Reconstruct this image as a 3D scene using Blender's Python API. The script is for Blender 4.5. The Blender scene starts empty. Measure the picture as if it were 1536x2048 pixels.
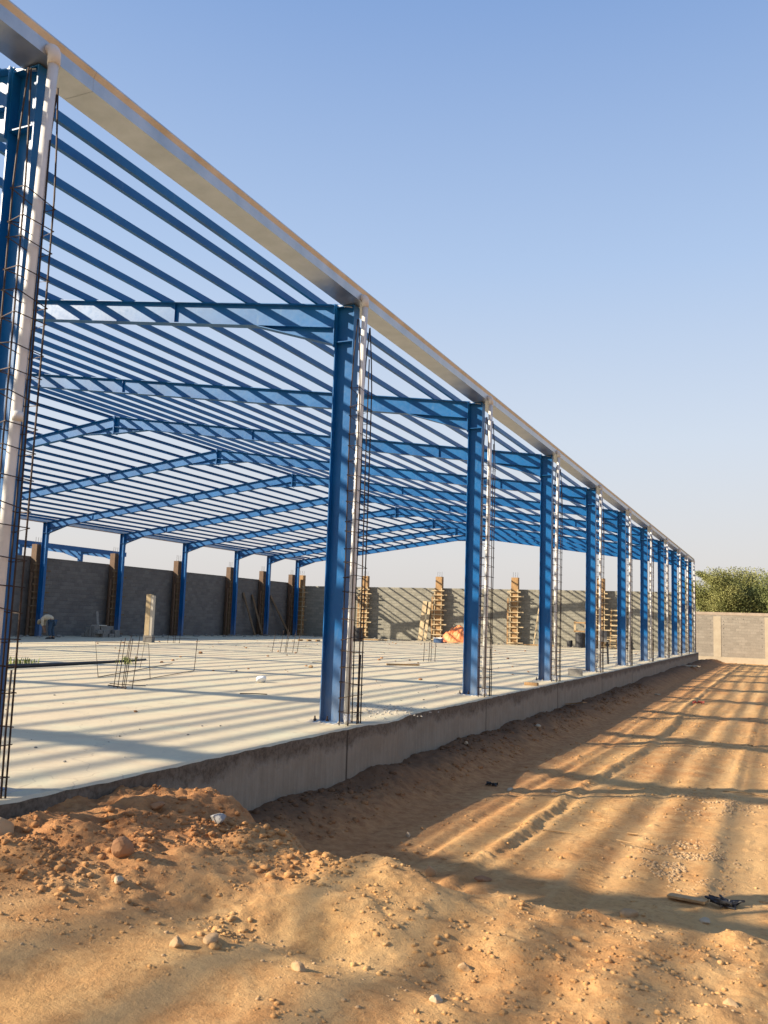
import bpy, bmesh, math, random
import numpy as np
from mathutils import Vector, Matrix

random.seed(7)
rng = np.random.RandomState(11)
C = bpy.context.scene.collection
scene = bpy.context.scene

# ------------------------------------------------------------------ camera, sky, sun, exposure
cam_data = bpy.data.cameras.new("camera")
cam = bpy.data.objects.new("camera", cam_data)
C.objects.link(cam)
R2 = Vector((0.911978, 0.408930, 0.032743)); U2 = Vector((0.019880, -0.123775, 0.992111)); FW = Vector((-0.409757, 0.904133, 0.121010))
M = Matrix.Identity(4)
for i in range(3):
    M[i][0] = R2[i]; M[i][1] = U2[i]; M[i][2] = -FW[i]
M[0][3], M[1][3], M[2][3] = 5.8927, -5.0657, 1.4195
cam.matrix_world = M
cam_data.sensor_fit = 'VERTICAL'; cam_data.sensor_height = 32.0; cam_data.sensor_width = 24.0
cam_data.lens = 1775.76 * 32 / 2048
cam_data.clip_start = 0.1; cam_data.clip_end = 3000
scene.camera = cam
cam_data.dof.use_dof = True; cam_data.dof.focus_distance = 15.0; cam_data.dof.aperture_fstop = 4.5

SUN = Vector((1.66, 1.13, -1.0)).normalized()          # the way the light travels
elev = math.asin(-SUN.z); azim = math.atan2(-SUN.x, -SUN.y)   # azimuth of the sun from +Y, clockwise
world = bpy.data.worlds.new("World"); scene.world = world; world.use_nodes = True
nt = world.node_tree
bg = nt.nodes["Background"]
sky = nt.nodes.new("ShaderNodeTexSky"); sky.sky_type = 'NISHITA'; sky.sun_disc = False
sky.sun_elevation = elev; sky.sun_rotation = azim % (2 * math.pi)
sky.altitude = 0; sky.air_density = 1.25; sky.dust_density = 5.0; sky.ozone_density = 3.0
hs = nt.nodes.new("ShaderNodeHueSaturation"); hs.inputs["Saturation"].default_value = 0.78; hs.inputs["Value"].default_value = 0.68
nt.links.new(sky.outputs[0], hs.inputs["Color"])
# dusty desert air: a pale warm horizon that clears to soft blue overhead
tcw = nt.nodes.new("ShaderNodeTexCoord"); sepw = nt.nodes.new("ShaderNodeSeparateXYZ"); nt.links.new(tcw.outputs["Generated"], sepw.inputs[0])
rw = nt.nodes.new("ShaderNodeValToRGB"); nt.links.new(sepw.outputs[2], rw.inputs[0])
SKYC = [(0.0, (0.80, 0.755, 0.72)), (0.07, (0.80, 0.78, 0.775)), (0.20, (0.68, 0.755, 0.87)), (0.38, (0.45, 0.60, 0.86)), (0.60, (0.235, 0.39, 0.72)), (1.0, (0.16, 0.30, 0.62))]
while len(rw.color_ramp.elements) < len(SKYC): rw.color_ramp.elements.new(0.5)
for e_, (p_, c_) in zip(rw.color_ramp.elements, SKYC): e_.position = p_; e_.color = (*c_, 1)
gain = nt.nodes.new("ShaderNodeMix"); gain.data_type = 'RGBA'; gain.blend_type = 'MULTIPLY'; gain.inputs[0].default_value = 1.0
nt.links.new(rw.outputs[0], gain.inputs[6]); gain.inputs[7].default_value = (3.2, 3.2, 3.2, 1)
mxw = nt.nodes.new("ShaderNodeMix"); mxw.data_type = 'RGBA'; mxw.inputs[0].default_value = 0.86
nt.links.new(hs.outputs[0], mxw.inputs[6]); nt.links.new(gain.outputs[2], mxw.inputs[7]); nt.links.new(mxw.outputs[2], bg.inputs[0])
bg.inputs[1].default_value = 0.15
sl = bpy.data.lights.new("sun", 'SUN'); sl.energy = 5.0; sl.angle = math.radians(0.6); sl.color = (1.0, 0.86, 0.66)
so = bpy.data.objects.new("sun", sl); C.objects.link(so)
so.rotation_euler = SUN.to_track_quat('-Z', 'Y').to_euler(); so.location = (-30, -20, 30)
vs = scene.view_settings
vs.view_transform = 'Standard'; vs.look = 'None'; vs.gamma = 1.0; vs.exposure = 1.08; vs.use_curve_mapping = False

# ------------------------------------------------------------------ helpers
def tag(o, label=None, cat=None, group=None, kind=None):
    if label: o["label"] = label
    if cat: o["category"] = cat
    if group: o["group"] = group
    if kind: o["kind"] = kind
    return o

def empty(name, loc, label, cat, group=None, rz=0.0):
    o = bpy.data.objects.new(name, None); o.empty_display_size = 0.2
    C.objects.link(o); o.location = loc; o.rotation_euler = (0, 0, rz)
    return tag(o, label, cat, group)

class MB:
    def __init__(s): s.v = []; s.f = []
    def add(s, vs_, fs_):
        n = len(s.v); s.v.extend(tuple(p) for p in vs_); s.f.extend(tuple(i + n for i in f) for f in fs_); return s
    def box(s, x0, x1, y0, y1, z0, z1):
        return s.add([(x0,y0,z0),(x1,y0,z0),(x1,y1,z0),(x0,y1,z0),(x0,y0,z1),(x1,y0,z1),(x1,y1,z1),(x0,y1,z1)],
                     [(0,3,2,1),(4,5,6,7),(0,1,5,4),(1,2,6,5),(2,3,7,6),(3,0,4,7)])
    def beam(s, a, b, w, h, up=(0, 0, 1)):
        a = Vector(a); b = Vector(b); d = (b - a).normalized(); u = Vector(up)
        r = d.cross(u)
        if r.length < 1e-4: r = d.cross(Vector((1, 0, 0)))
        r.normalize(); u = r.cross(d)
        vs_ = []
        for p in (a, b):
            for (i, j) in ((-1,-1),(1,-1),(1,1),(-1,1)):
                vs_.append(p + r * (i * w / 2) + u * (j * h / 2))
        return s.add(vs_, [(0,1,2,3),(7,6,5,4),(0,4,5,1),(1,5,6,2),(2,6,7,3),(3,7,4,0)])
    def tube(s, pts, r, n=6, cap=True):
        pts = [Vector(p) for p in pts]; m = len(pts); vs_ = []
        rr = r if isinstance(r, (list, tuple)) else [r] * m
        prev = None
        for i, p in enumerate(pts):
            d = (pts[min(i+1, m-1)] - pts[max(i-1, 0)]).normalized()
            if prev is None:
                a = d.cross(Vector((0, 0, 1)))
                if a.length < 1e-3: a = d.cross(Vector((1, 0, 0)))
            else:
                a = prev - d * prev.dot(d)
            a.normalize(); prev = a; b = d.cross(a)
            for k in range(n):
                t = 2 * math.pi * k / n
                vs_.append(p + a * (rr[i] * math.cos(t)) + b * (rr[i] * math.sin(t)))
        fs_ = []
        for i in range(m - 1):
            for k in range(n):
                fs_.append((i*n+k, i*n+(k+1)%n, (i+1)*n+(k+1)%n, (i+1)*n+k))
        if cap:
            fs_.append(tuple(range(n-1, -1, -1))); fs_.append(tuple((m-1)*n+k for k in range(n)))
        return s.add(vs_, fs_)
    def prism(s, poly, axis, a, b):
        """poly in the two other axes, extruded along axis from a to b"""
        n = len(poly); vs_ = []
        for t in (a, b):
            for (p, q) in poly:
                vs_.append({'x': (t, p, q), 'y': (p, t, q), 'z': (p, q, t)}[axis])
        fs_ = [(i, (i+1) % n, n + (i+1) % n, n + i) for i in range(n)]
        fs_ += [tuple(range(n-1, -1, -1)), tuple(range(n, 2*n))]
        return s.add(vs_, fs_)
    def build(s, name, mat, parent=None, loc=(0, 0, 0), smooth=False, bevel=0.0):
        me = bpy.data.meshes.new(name); me.from_pydata(s.v, [], s.f); me.update()
        bm = bmesh.new(); bm.from_mesh(me); bmesh.ops.recalc_face_normals(bm, faces=bm.faces)
        if bevel > 0:
            bmesh.ops.bevel(bm, geom=list(bm.edges), offset=bevel, segments=1, affect='EDGES')
        bm.to_mesh(me); bm.free()
        me.materials.append(mat)
        if smooth:
            for p in me.polygons: p.use_smooth = True
        o = bpy.data.objects.new(name, me); C.objects.link(o); o.location = loc
        if parent: o.parent = parent
        return o

def copy_tree(o, parent=None):
    c = o.copy(); C.objects.link(c); c.parent = parent
    for ch in list(o.children): copy_tree(ch, c)
    return c

def vnoise(x, y, seed=0):
    """smooth lattice noise in -1..1 for numpy arrays"""
    xi = np.floor(x).astype(np.int64); yi = np.floor(y).astype(np.int64)
    xf = x - xi; yf = y - yi
    u = xf*xf*(3-2*xf); v = yf*yf*(3-2*yf)
    def h(a, b):
        n = (a * 374761393 + b * 668265263 + seed * 982451653) & 0xFFFFFFFF
        n = ((n ^ (n >> 13)) * 1274126177) & 0xFFFFFFFF
        n = (n ^ (n >> 16)) & 0xFFFFFFFF
        return n.astype(np.float64) / 2147483648.0 - 1.0
    a = h(xi, yi); b = h(xi+1, yi); c = h(xi, yi+1); d = h(xi+1, yi+1)
    return (a*(1-u)+b*u)*(1-v) + (c*(1-u)+d*u)*v
def fbm(x, y, oct=4, seed=0, gain=0.5):
    t = 0; amp = 1.0
    for k in range(oct):
        t = t + amp * vnoise(x * 2**k + 17.3*k, y * 2**k - 9.1*k, seed + k); amp *= gain
    return t
def sstep(a, b, x):
    t = np.clip((x - a) / (b - a), 0, 1); return t*t*(3-2*t)

# ------------------------------------------------------------------ materials
class Mat:
    def __init__(s, name, rough=0.6, metal=0.0, spec=0.5):
        s.m = bpy.data.materials.new(name); s.m.use_nodes = True
        s.nt = s.m.node_tree; s.b = s.nt.nodes["Principled BSDF"]
        s.b.inputs["Roughness"].default_value = rough; s.b.inputs["Metallic"].default_value = metal
        s.b.inputs["Specular IOR Level"].default_value = spec
        s.co = s.n("ShaderNodeTexCoord").outputs["Object"]
    def n(s, t, **kw):
        o = s.nt.nodes.new(t)
        for k, v in kw.items(): setattr(o, k, v)
        return o
    def l(s, a, b): s.nt.links.new(a, b)
    def world(s):
        s.co = s.n("ShaderNodeNewGeometry").outputs["Position"]; return s
    def mapped(s, scale=(1, 1, 1), loc=(0, 0, 0), rot=(0, 0, 0), src=None):
        m = s.n("ShaderNodeMapping"); m.inputs["Scale"].default_value = scale; m.inputs["Location"].default_value = loc; m.inputs["Rotation"].default_value = rot
        s.l(src or s.co, m.inputs[0]); return m.outputs[0]
    def noise(s, scale, detail=4, rough=0.55, vec=None, dist=0.0):
        t = s.n("ShaderNodeTexNoise"); t.inputs["Scale"].default_value = scale; t.inputs["Detail"].default_value = detail
        t.inputs["Roughness"].default_value = rough; t.inputs["Distortion"].default_value = dist
        s.l(vec or s.co, t.inputs["Vector"]); return t.outputs["Fac"]
    def ramp(s, fac, stops):
        r = s.n("ShaderNodeValToRGB"); e = r.color_ramp.elements
        while len(e) < len(stops): e.new(0.5)
        for i, (p, c) in enumerate(stops):
            e[i].position = p; e[i].color = (c, c, c, 1) if not hasattr(c, '__len__') else (*c, 1)
        s.l(fac, r.inputs[0]); return r.outputs[0]
    def mix(s, fac, a, b, mode='MIX'):
        m = s.n("ShaderNodeMix", data_type='RGBA', blend_type=mode)
        for sock, v in ((m.inputs[0], fac), (m.inputs[6], a), (m.inputs[7], b)):
            if hasattr(v, 'is_output'): s.l(v, sock)
            elif hasattr(v, '__len__'): sock.default_value = (*v, 1) if len(v) == 3 else v
            else: sock.default_value = v
        return m.outputs[2]
    def color(s, v):
        if hasattr(v, 'is_output'): s.l(v, s.b.inputs["Base Color"])
        else: s.b.inputs["Base Color"].default_value = (*v, 1)
        return s
    def maprange(s, v, a, b):
        r = s.n("ShaderNodeMapRange"); r.inputs[1].default_value = a; r.inputs[2].default_value = b; s.l(v, r.inputs[0]); return r.outputs[0]
    def rough(s, v): s.l(v, s.b.inputs["Roughness"]); return s
    def bump(s, h, dist=0.01, strength=0.5, prev=None):
        b = s.n("ShaderNodeBump"); b.inputs["Distance"].default_value = dist; b.inputs["Strength"].default_value = strength
        s.l(h, b.inputs["Height"])
        if prev is not None: s.l(prev, b.inputs["Normal"])
        s.l(b.outputs[0], s.b.inputs["Normal"]); return b.outputs[0]

def m_blue():
    m = Mat("blue_paint", 0.36, 0.0, 0.27).world()
    a = m.noise(1.3, 5, 0.6); b = m.noise(14, 4, 0.7)
    base = m.mix(m.ramp(a, [(0.35, 0.0), (0.7, 1.0)]), (0.003, 0.082, 0.245), (0.005, 0.114, 0.318))
    dust = m.ramp(b, [(0.58, 0.0), (0.78, 0.16)])
    sep = m.n("ShaderNodeSeparateXYZ"); m.l(m.co, sep.inputs[0])
    lowz = m.ramp(m.maprange(sep.outputs[2], 1.3, 0.0), [(0.0, 0.0), (1.0, 0.55)])
    st = m.noise(9, 5, 0.7, m.mapped((1, 1, 0.25)))
    lw = m.n("ShaderNodeMath", operation='MULTIPLY'); m.l(lowz, lw.inputs[0]); m.l(m.ramp(st, [(0.3, 0.35), (0.65, 1.0)]), lw.inputs[1])
    col = m.mix(dust, base, (0.18, 0.24, 0.28))
    col = m.mix(m.ramp(st, [(0.60, 0.0), (0.78, 0.30)]), col, (0.16, 0.25, 0.32))
    col = m.mix(m.ramp(m.noise(26, 3, 0.6), [(0.73, 0.0), (0.78, 0.7)]), col, (0.10, 0.05, 0.03))
    m.color(m.mix(lw.outputs[0], col, (0.27, 0.27, 0.24)))
    m.rough(m.ramp(b, [(0.3, 0.32), (0.75, 0.52)]))
    m.bump(m.noise(2.2, 2), 0.006, 0.25)
    return m.m
def m_simple(name, c1, c2, scale=6, rough=0.7, metal=0.0, bumpd=0.0, spec=0.4):
    m = Mat(name, rough, metal, spec)
    n = m.noise(scale, 5, 0.65)
    m.color(m.mix(m.ramp(n, [(0.3, 0.0), (0.7, 1.0)]), c1, c2))
    if bumpd: m.bump(m.noise(scale * 3, 4), bumpd, 0.6)
    return m.m
def m_galv():
    m = Mat("galvanised_sheet", 0.3, 0.9, 0.5).world()
    n = m.noise(3.0, 4, 0.6); f = m.noise(22, 4, 0.7)
    m.color(m.mix(m.ramp(n, [(0.3, 0.0), (0.7, 1.0)]), (0.38, 0.39, 0.40), (0.52, 0.53, 0.55)))
    m.rough(m.ramp(n, [(0.3, 0.33), (0.7, 0.45)]))
    m.bump(m.noise(1.6, 2), 0.012, 0.25)
    return m.m
def m_wood(name="raw_timber", c1=(0.30, 0.17, 0.07), c2=(0.50, 0.33, 0.16)):
    m = Mat(name, 0.75, 0.0, 0.3)
    v = m.mapped((3, 3, 0.6)); n = m.noise(7, 6, 0.7, v); g = m.noise(2.0, 3)
    col = m.mix(m.ramp(n, [(0.3, 0.0), (0.7, 1.0)]), c1, c2)
    col = m.mix(m.ramp(g, [(0.5, 0.0), (0.72, 0.55)]), col, (0.12, 0.08, 0.05))
    m.color(col); m.bump(n, 0.004, 0.5)
    return m.m
def m_blocks(name, swap, tone=(0.185, 0.178, 0.148), tone2=(0.29, 0.275, 0.225), mort=(0.165, 0.155, 0.13)):
    m = Mat(name, 0.9, 0.0, 0.2).world()
    sep = m.n("ShaderNodeSeparateXYZ"); m.l(m.co, sep.inputs[0])
    com = m.n("ShaderNodeCombineXYZ")
    m.l(sep.outputs[1 if swap else 0], com.inputs[0]); m.l(sep.outputs[2], com.inputs[1])
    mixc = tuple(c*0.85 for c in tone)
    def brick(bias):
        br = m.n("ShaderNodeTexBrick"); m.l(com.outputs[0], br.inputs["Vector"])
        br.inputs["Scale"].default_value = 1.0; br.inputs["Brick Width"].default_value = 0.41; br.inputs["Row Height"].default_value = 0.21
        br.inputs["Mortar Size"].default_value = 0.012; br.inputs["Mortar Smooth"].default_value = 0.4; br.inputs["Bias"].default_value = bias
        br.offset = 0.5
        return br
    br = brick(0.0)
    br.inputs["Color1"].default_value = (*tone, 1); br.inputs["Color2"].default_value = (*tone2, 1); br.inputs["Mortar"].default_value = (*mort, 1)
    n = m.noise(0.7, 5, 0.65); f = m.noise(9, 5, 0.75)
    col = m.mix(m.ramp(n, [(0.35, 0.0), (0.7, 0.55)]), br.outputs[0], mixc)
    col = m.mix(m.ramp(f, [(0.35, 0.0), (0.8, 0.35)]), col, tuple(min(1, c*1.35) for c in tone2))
    m.color(col)
    b1 = m.bump(br.outputs["Fac"], -0.012, 0.8); m.bump(f, 0.01, 0.5, b1)
    return m.m
def m_slab_top():
    m = Mat("floor_concrete", 0.62, 0.0, 0.35).world()
    a = m.noise(0.35, 5, 0.6); b = m.noise(2.6, 6, 0.7); c = m.noise(30, 4, 0.7); d = m.noise(0.9, 3, 0.5, m.mapped((0.35, 2.2, 1), (5, 2, 0)))
    col = m.mix(m.ramp(a, [(0.35, 0.0), (0.65, 1.0)]), (0.584, 0.475, 0.321), (0.570, 0.505, 0.341))
    col = m.mix(m.ramp(b, [(0.30, 0.35), (0.55, 0.0)]), col, (0.368, 0.312, 0.236))
    col = m.mix(m.ramp(d, [(0.55, 0.0), (0.72, 0.30)]), col, (0.502, 0.337, 0.211))
    col = m.mix(m.ramp(c, [(0.42, 0.0), (0.75, 0.18)]), col, (0.318, 0.294, 0.243))
    g = m.noise(1.1, 4, 0.6, m.mapped((1, 1, 1), (31, 7, 0)))
    col = m.mix(m.ramp(g, [(0.50, 0.0), (0.66, 0.40)]), col, (0.515, 0.528, 0.377))
    h = m.noise(0.55, 5, 0.7, m.mapped((1, 1, 1), (3, 17, 0)))
    col = m.mix(m.ramp(h, [(0.55, 0.0), (0.70, 0.38)]), col, (0.389, 0.273, 0.170))
    k = m.noise(5.5, 3, 0.5, m.mapped((1, 1, 1), (9, 1, 0)))
    col = m.mix(m.ramp(k, [(0.70, 0.0), (0.74, 0.5)]), col, (0.321, 0.264, 0.198))
    # hairline cracks
    cr = m.n("ShaderNodeTexVoronoi", feature='DISTANCE_TO_EDGE'); cr.inputs["Scale"].default_value = 0.33
    wv = m.n("ShaderNodeVectorMath", operation='ADD'); nn = m.n("ShaderNodeTexNoise"); nn.inputs["Scale"].default_value = 1.7; m.l(m.co, nn.inputs["Vector"]); m.l(m.co, wv.inputs[0]); m.l(nn.outputs["Color"], wv.inputs[1]); m.l(wv.outputs[0], cr.inputs["Vector"])
    col = m.mix(m.ramp(cr.outputs["Distance"], [(0.0, 0.5), (0.0035, 0.0)]), col, (0.244, 0.196, 0.142))
    m.color(col)
    b1 = m.bump(b, 0.02, 0.3); m.bump(c, 0.003, 0.4, b1)
    return m.m
def m_plinth():
    m = Mat("cast_concrete", 0.88, 0.0, 0.2).world()
    sep = m.n("ShaderNodeSeparateXYZ"); m.l(m.co, sep.inputs[0])
    n = m.noise(2.0, 6, 0.7); f = m.noise(18, 5, 0.7); s = m.noise(3.0, 5, 0.6, m.mapped((6, 6, 0.5)))
    add = m.n("ShaderNodeMath", operation='MULTIPLY_ADD'); m.l(n, add.inputs[0]); add.inputs[1].default_value = 0.62; m.l(sep.outputs[2], add.inputs[2])
    band = m.ramp(add.outputs[0], [(0.0, 0.0), (0.06, 0.0), (0.19, 1.0)])       # rough unscreeded top lift, stained darker
    col = m.mix(m.ramp(s, [(0.3, 0.0), (0.7, 1.0)]), (0.235, 0.195, 0.148), (0.30, 0.255, 0.20))
    col = m.mix(m.ramp(n, [(0.35, 0.4), (0.6, 0.0)]), col, (0.166, 0.126, 0.089))
    col = m.mix(band, col, m.mix(m.ramp(f, [(0.35, 0.0), (0.6, 1.0)]), (0.085, 0.065, 0.048), (0.165, 0.13, 0.098)))
    pp = m.n("ShaderNodeMath", operation='PINGPONG'); sh_ = m.n("ShaderNodeMath", operation='ADD'); m.l(sep.outputs[1], sh_.inputs[0]); sh_.inputs[1].default_value = 0.35
    m.l(sh_.outputs[0], pp.inputs[0]); pp.inputs[1].default_value = 3.0
    jn = m.ramp(m.maprange(pp.outputs[0], 0.0, 0.05), [(0.0, 1.0), (0.3, 0.8), (0.7, 0.0)])
    col = m.mix(jn, col, (0.051, 0.040, 0.029))
    m.color(col)
    b1 = m.bump(f, 0.012, 0.6); m.bump(band, -0.02, 0.6, b1)
    return m.m
def m_soil():
    m = Mat("sandy_soil", 0.95, 0.0, 0.12).world()
    sep = m.n("ShaderNodeSeparateXYZ"); m.l(m.co, sep.inputs[0])
    a = m.noise(0.45, 6, 0.62); b = m.noise(2.4, 6, 0.7); c = m.noise(16, 6, 0.75); d = m.noise(70, 4, 0.75); e = m.noise(7.5, 5, 0.7)
    col = m.mix(m.ramp(a, [(0.36, 0.0), (0.62, 1.0)]), (0.452, 0.224, 0.088), (0.533, 0.316, 0.131))
    col = m.mix(m.ramp(b, [(0.44, 0.0), (0.68, 0.75)]), col, (0.593, 0.379, 0.173))
    col = m.mix(m.ramp(e, [(0.30, 0.55), (0.47, 0.0)]), col, (0.284, 0.137, 0.052))
    col = m.mix(m.ramp(c, [(0.33, 0.5), (0.52, 0.0)]), col, (0.242, 0.124, 0.052))
    col = m.mix(m.ramp(c, [(0.62, 0.0), (0.80, 0.5)]), col, (0.655, 0.439, 0.209))
    # long wheel tracks, packed paler and smoother, running with the building
    tr = m.noise(1.0, 3, 0.5, m.mapped((2.1, 0.07, 1), (3.3, 0, 0)))
    col = m.mix(m.ramp(tr, [(0.54, 0.0), (0.66, 0.45)]), col, (0.629, 0.408, 0.189))
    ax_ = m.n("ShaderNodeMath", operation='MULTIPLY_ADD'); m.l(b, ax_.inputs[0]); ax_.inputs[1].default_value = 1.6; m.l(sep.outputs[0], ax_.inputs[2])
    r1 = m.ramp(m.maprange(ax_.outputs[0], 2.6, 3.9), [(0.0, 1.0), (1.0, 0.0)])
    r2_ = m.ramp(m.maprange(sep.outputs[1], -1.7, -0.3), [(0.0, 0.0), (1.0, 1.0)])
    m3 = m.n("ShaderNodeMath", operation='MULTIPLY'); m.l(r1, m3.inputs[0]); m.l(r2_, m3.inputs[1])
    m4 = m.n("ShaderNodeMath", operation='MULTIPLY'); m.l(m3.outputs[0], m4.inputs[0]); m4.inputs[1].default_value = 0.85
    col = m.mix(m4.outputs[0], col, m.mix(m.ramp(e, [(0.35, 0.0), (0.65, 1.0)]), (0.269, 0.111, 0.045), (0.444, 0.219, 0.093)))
    # dug soil banked on the foundation, with the plinth's shade painted darker into it
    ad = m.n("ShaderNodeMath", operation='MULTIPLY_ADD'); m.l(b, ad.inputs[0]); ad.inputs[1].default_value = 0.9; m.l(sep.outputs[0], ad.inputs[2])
    dug = m.ramp(m.maprange(ad.outputs[0], 1.35, 2.0), [(0.0, 1.0), (1.0, 0.0)])  # mask of the dug bank, also carries the plinth's painted shade
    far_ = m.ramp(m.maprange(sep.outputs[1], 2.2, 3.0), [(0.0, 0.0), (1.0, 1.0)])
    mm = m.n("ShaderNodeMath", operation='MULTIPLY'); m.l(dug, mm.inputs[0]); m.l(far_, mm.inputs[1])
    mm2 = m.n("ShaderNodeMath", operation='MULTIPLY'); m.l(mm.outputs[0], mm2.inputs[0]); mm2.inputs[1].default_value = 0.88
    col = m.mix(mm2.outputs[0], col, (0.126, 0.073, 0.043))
    m.color(col)
    b1 = m.bump(e, 0.032, 0.4); b2 = m.bump(c, 0.020, 0.7, b1); m.bump(d, 0.008, 0.8, b2)
    return m.m
def m_foliage(name, c1, c2):
    m = Mat(name, 0.7, 0.0, 0.25)
    n = m.noise(0.9, 3, 0.6); f = m.noise(9, 2)
    col = m.mix(m.ramp(n, [(0.35, 0.0), (0.65, 1.0)]), c1, c2)
    m.color(m.mix(m.ramp(f, [(0.3, 0.0), (0.7, 0.5)]), col, (0.20, 0.20, 0.07)))
    m.b.inputs["Transmission Weight"].default_value = 0.0
    return m.m

BLUE = m_blue(); GALV = m_galv(); WOOD = m_wood(); 
DARKW = m_wood("dark_timber", (0.10, 0.065, 0.035), (0.20, 0.135, 0.075))  # darker timber tone for the left-wall studs, yokes and leaning boards
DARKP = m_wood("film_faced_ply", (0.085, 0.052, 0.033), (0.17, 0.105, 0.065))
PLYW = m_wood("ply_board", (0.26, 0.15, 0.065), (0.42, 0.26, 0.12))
PALEW = m_wood("pale_board", (0.38, 0.28, 0.155), (0.54, 0.43, 0.27))
REBAR = m_simple("rusty_rebar", (0.022, 0.016, 0.014), (0.06, 0.034, 0.024), 20, 0.6, 0.35)
PVC = m_simple("pvc_pipe", (0.56, 0.55, 0.53), (0.68, 0.67, 0.65), 5, 0.34)
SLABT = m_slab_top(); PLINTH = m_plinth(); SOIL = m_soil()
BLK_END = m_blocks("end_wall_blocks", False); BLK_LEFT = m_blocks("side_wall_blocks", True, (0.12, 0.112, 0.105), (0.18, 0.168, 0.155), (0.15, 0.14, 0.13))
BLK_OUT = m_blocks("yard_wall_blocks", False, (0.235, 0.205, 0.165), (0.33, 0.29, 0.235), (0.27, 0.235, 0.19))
CONC = m_simple("pale_concrete", (0.42, 0.38, 0.31), (0.54, 0.49, 0.41), 3, 0.9, 0, 0.006)
CONCL = m_simple("light_render", (0.38, 0.31, 0.22), (0.46, 0.39, 0.28), 2, 0.9, 0, 0.006)
CBLK = m_simple("block_grey", (0.17, 0.16, 0.145), (0.25, 0.235, 0.21), 12, 0.95, 0, 0.006)
STONE_A = m_simple("stone_tan", (0.34, 0.21, 0.105), (0.46, 0.31, 0.165), 9, 0.85, 0, 0.006)
STONE_B = m_simple("stone_red", (0.24, 0.115, 0.055), (0.36, 0.195, 0.095), 9, 0.9, 0, 0.008)
STONE_C = m_simple("stone_grey", (0.20, 0.20, 0.20), (0.30, 0.29, 0.28), 9, 0.85, 0, 0.006)
STONE_D = m_simple("stone_white", (0.36, 0.27, 0.17), (0.46, 0.36, 0.24), 9, 0.85, 0, 0.004)
PLASTIC = m_simple("white_plastic", (0.72, 0.72, 0.70), (0.85, 0.85, 0.83), 6, 0.35, 0, 0.004)
TARP = m_simple("orange_tarpaulin", (0.70, 0.20, 0.06), (0.80, 0.30, 0.11), 6, 0.55, 0, 0.01)
BLACKP = m_simple("black_plastic", (0.015, 0.015, 0.017), (0.04, 0.04, 0.045), 8, 0.5)
BLUEP = m_simple("dark_blue_plastic", (0.02, 0.05, 0.12), (0.05, 0.10, 0.2), 8, 0.5)
RED = m_simple("red_rag", (0.25, 0.04, 0.03), (0.35, 0.08, 0.05), 8, 0.8)
SKIN = m_simple("skin", (0.30, 0.16, 0.09), (0.36, 0.20, 0.12), 8, 0.6)
SHIRT = m_simple("tan_cloth", (0.52, 0.42, 0.28), (0.64, 0.54, 0.38), 8, 0.9)
TROUS = m_simple("navy_cloth", (0.03, 0.06, 0.10), (0.05, 0.09, 0.14), 8, 0.9)
BARK = m_simple("bark", (0.12, 0.08, 0.05), (0.22, 0.16, 0.11), 6, 0.95, 0, 0.02)
LEAF1 = m_foliage("olive_foliage", (0.15, 0.17, 0.05), (0.30, 0.29, 0.10))
LEAF2 = m_foliage("dark_foliage", (0.09, 0.12, 0.04), (0.19, 0.21, 0.07))
WEED = m_foliage("weed_green", (0.12, 0.17, 0.03), (0.22, 0.26, 0.06))

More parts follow.
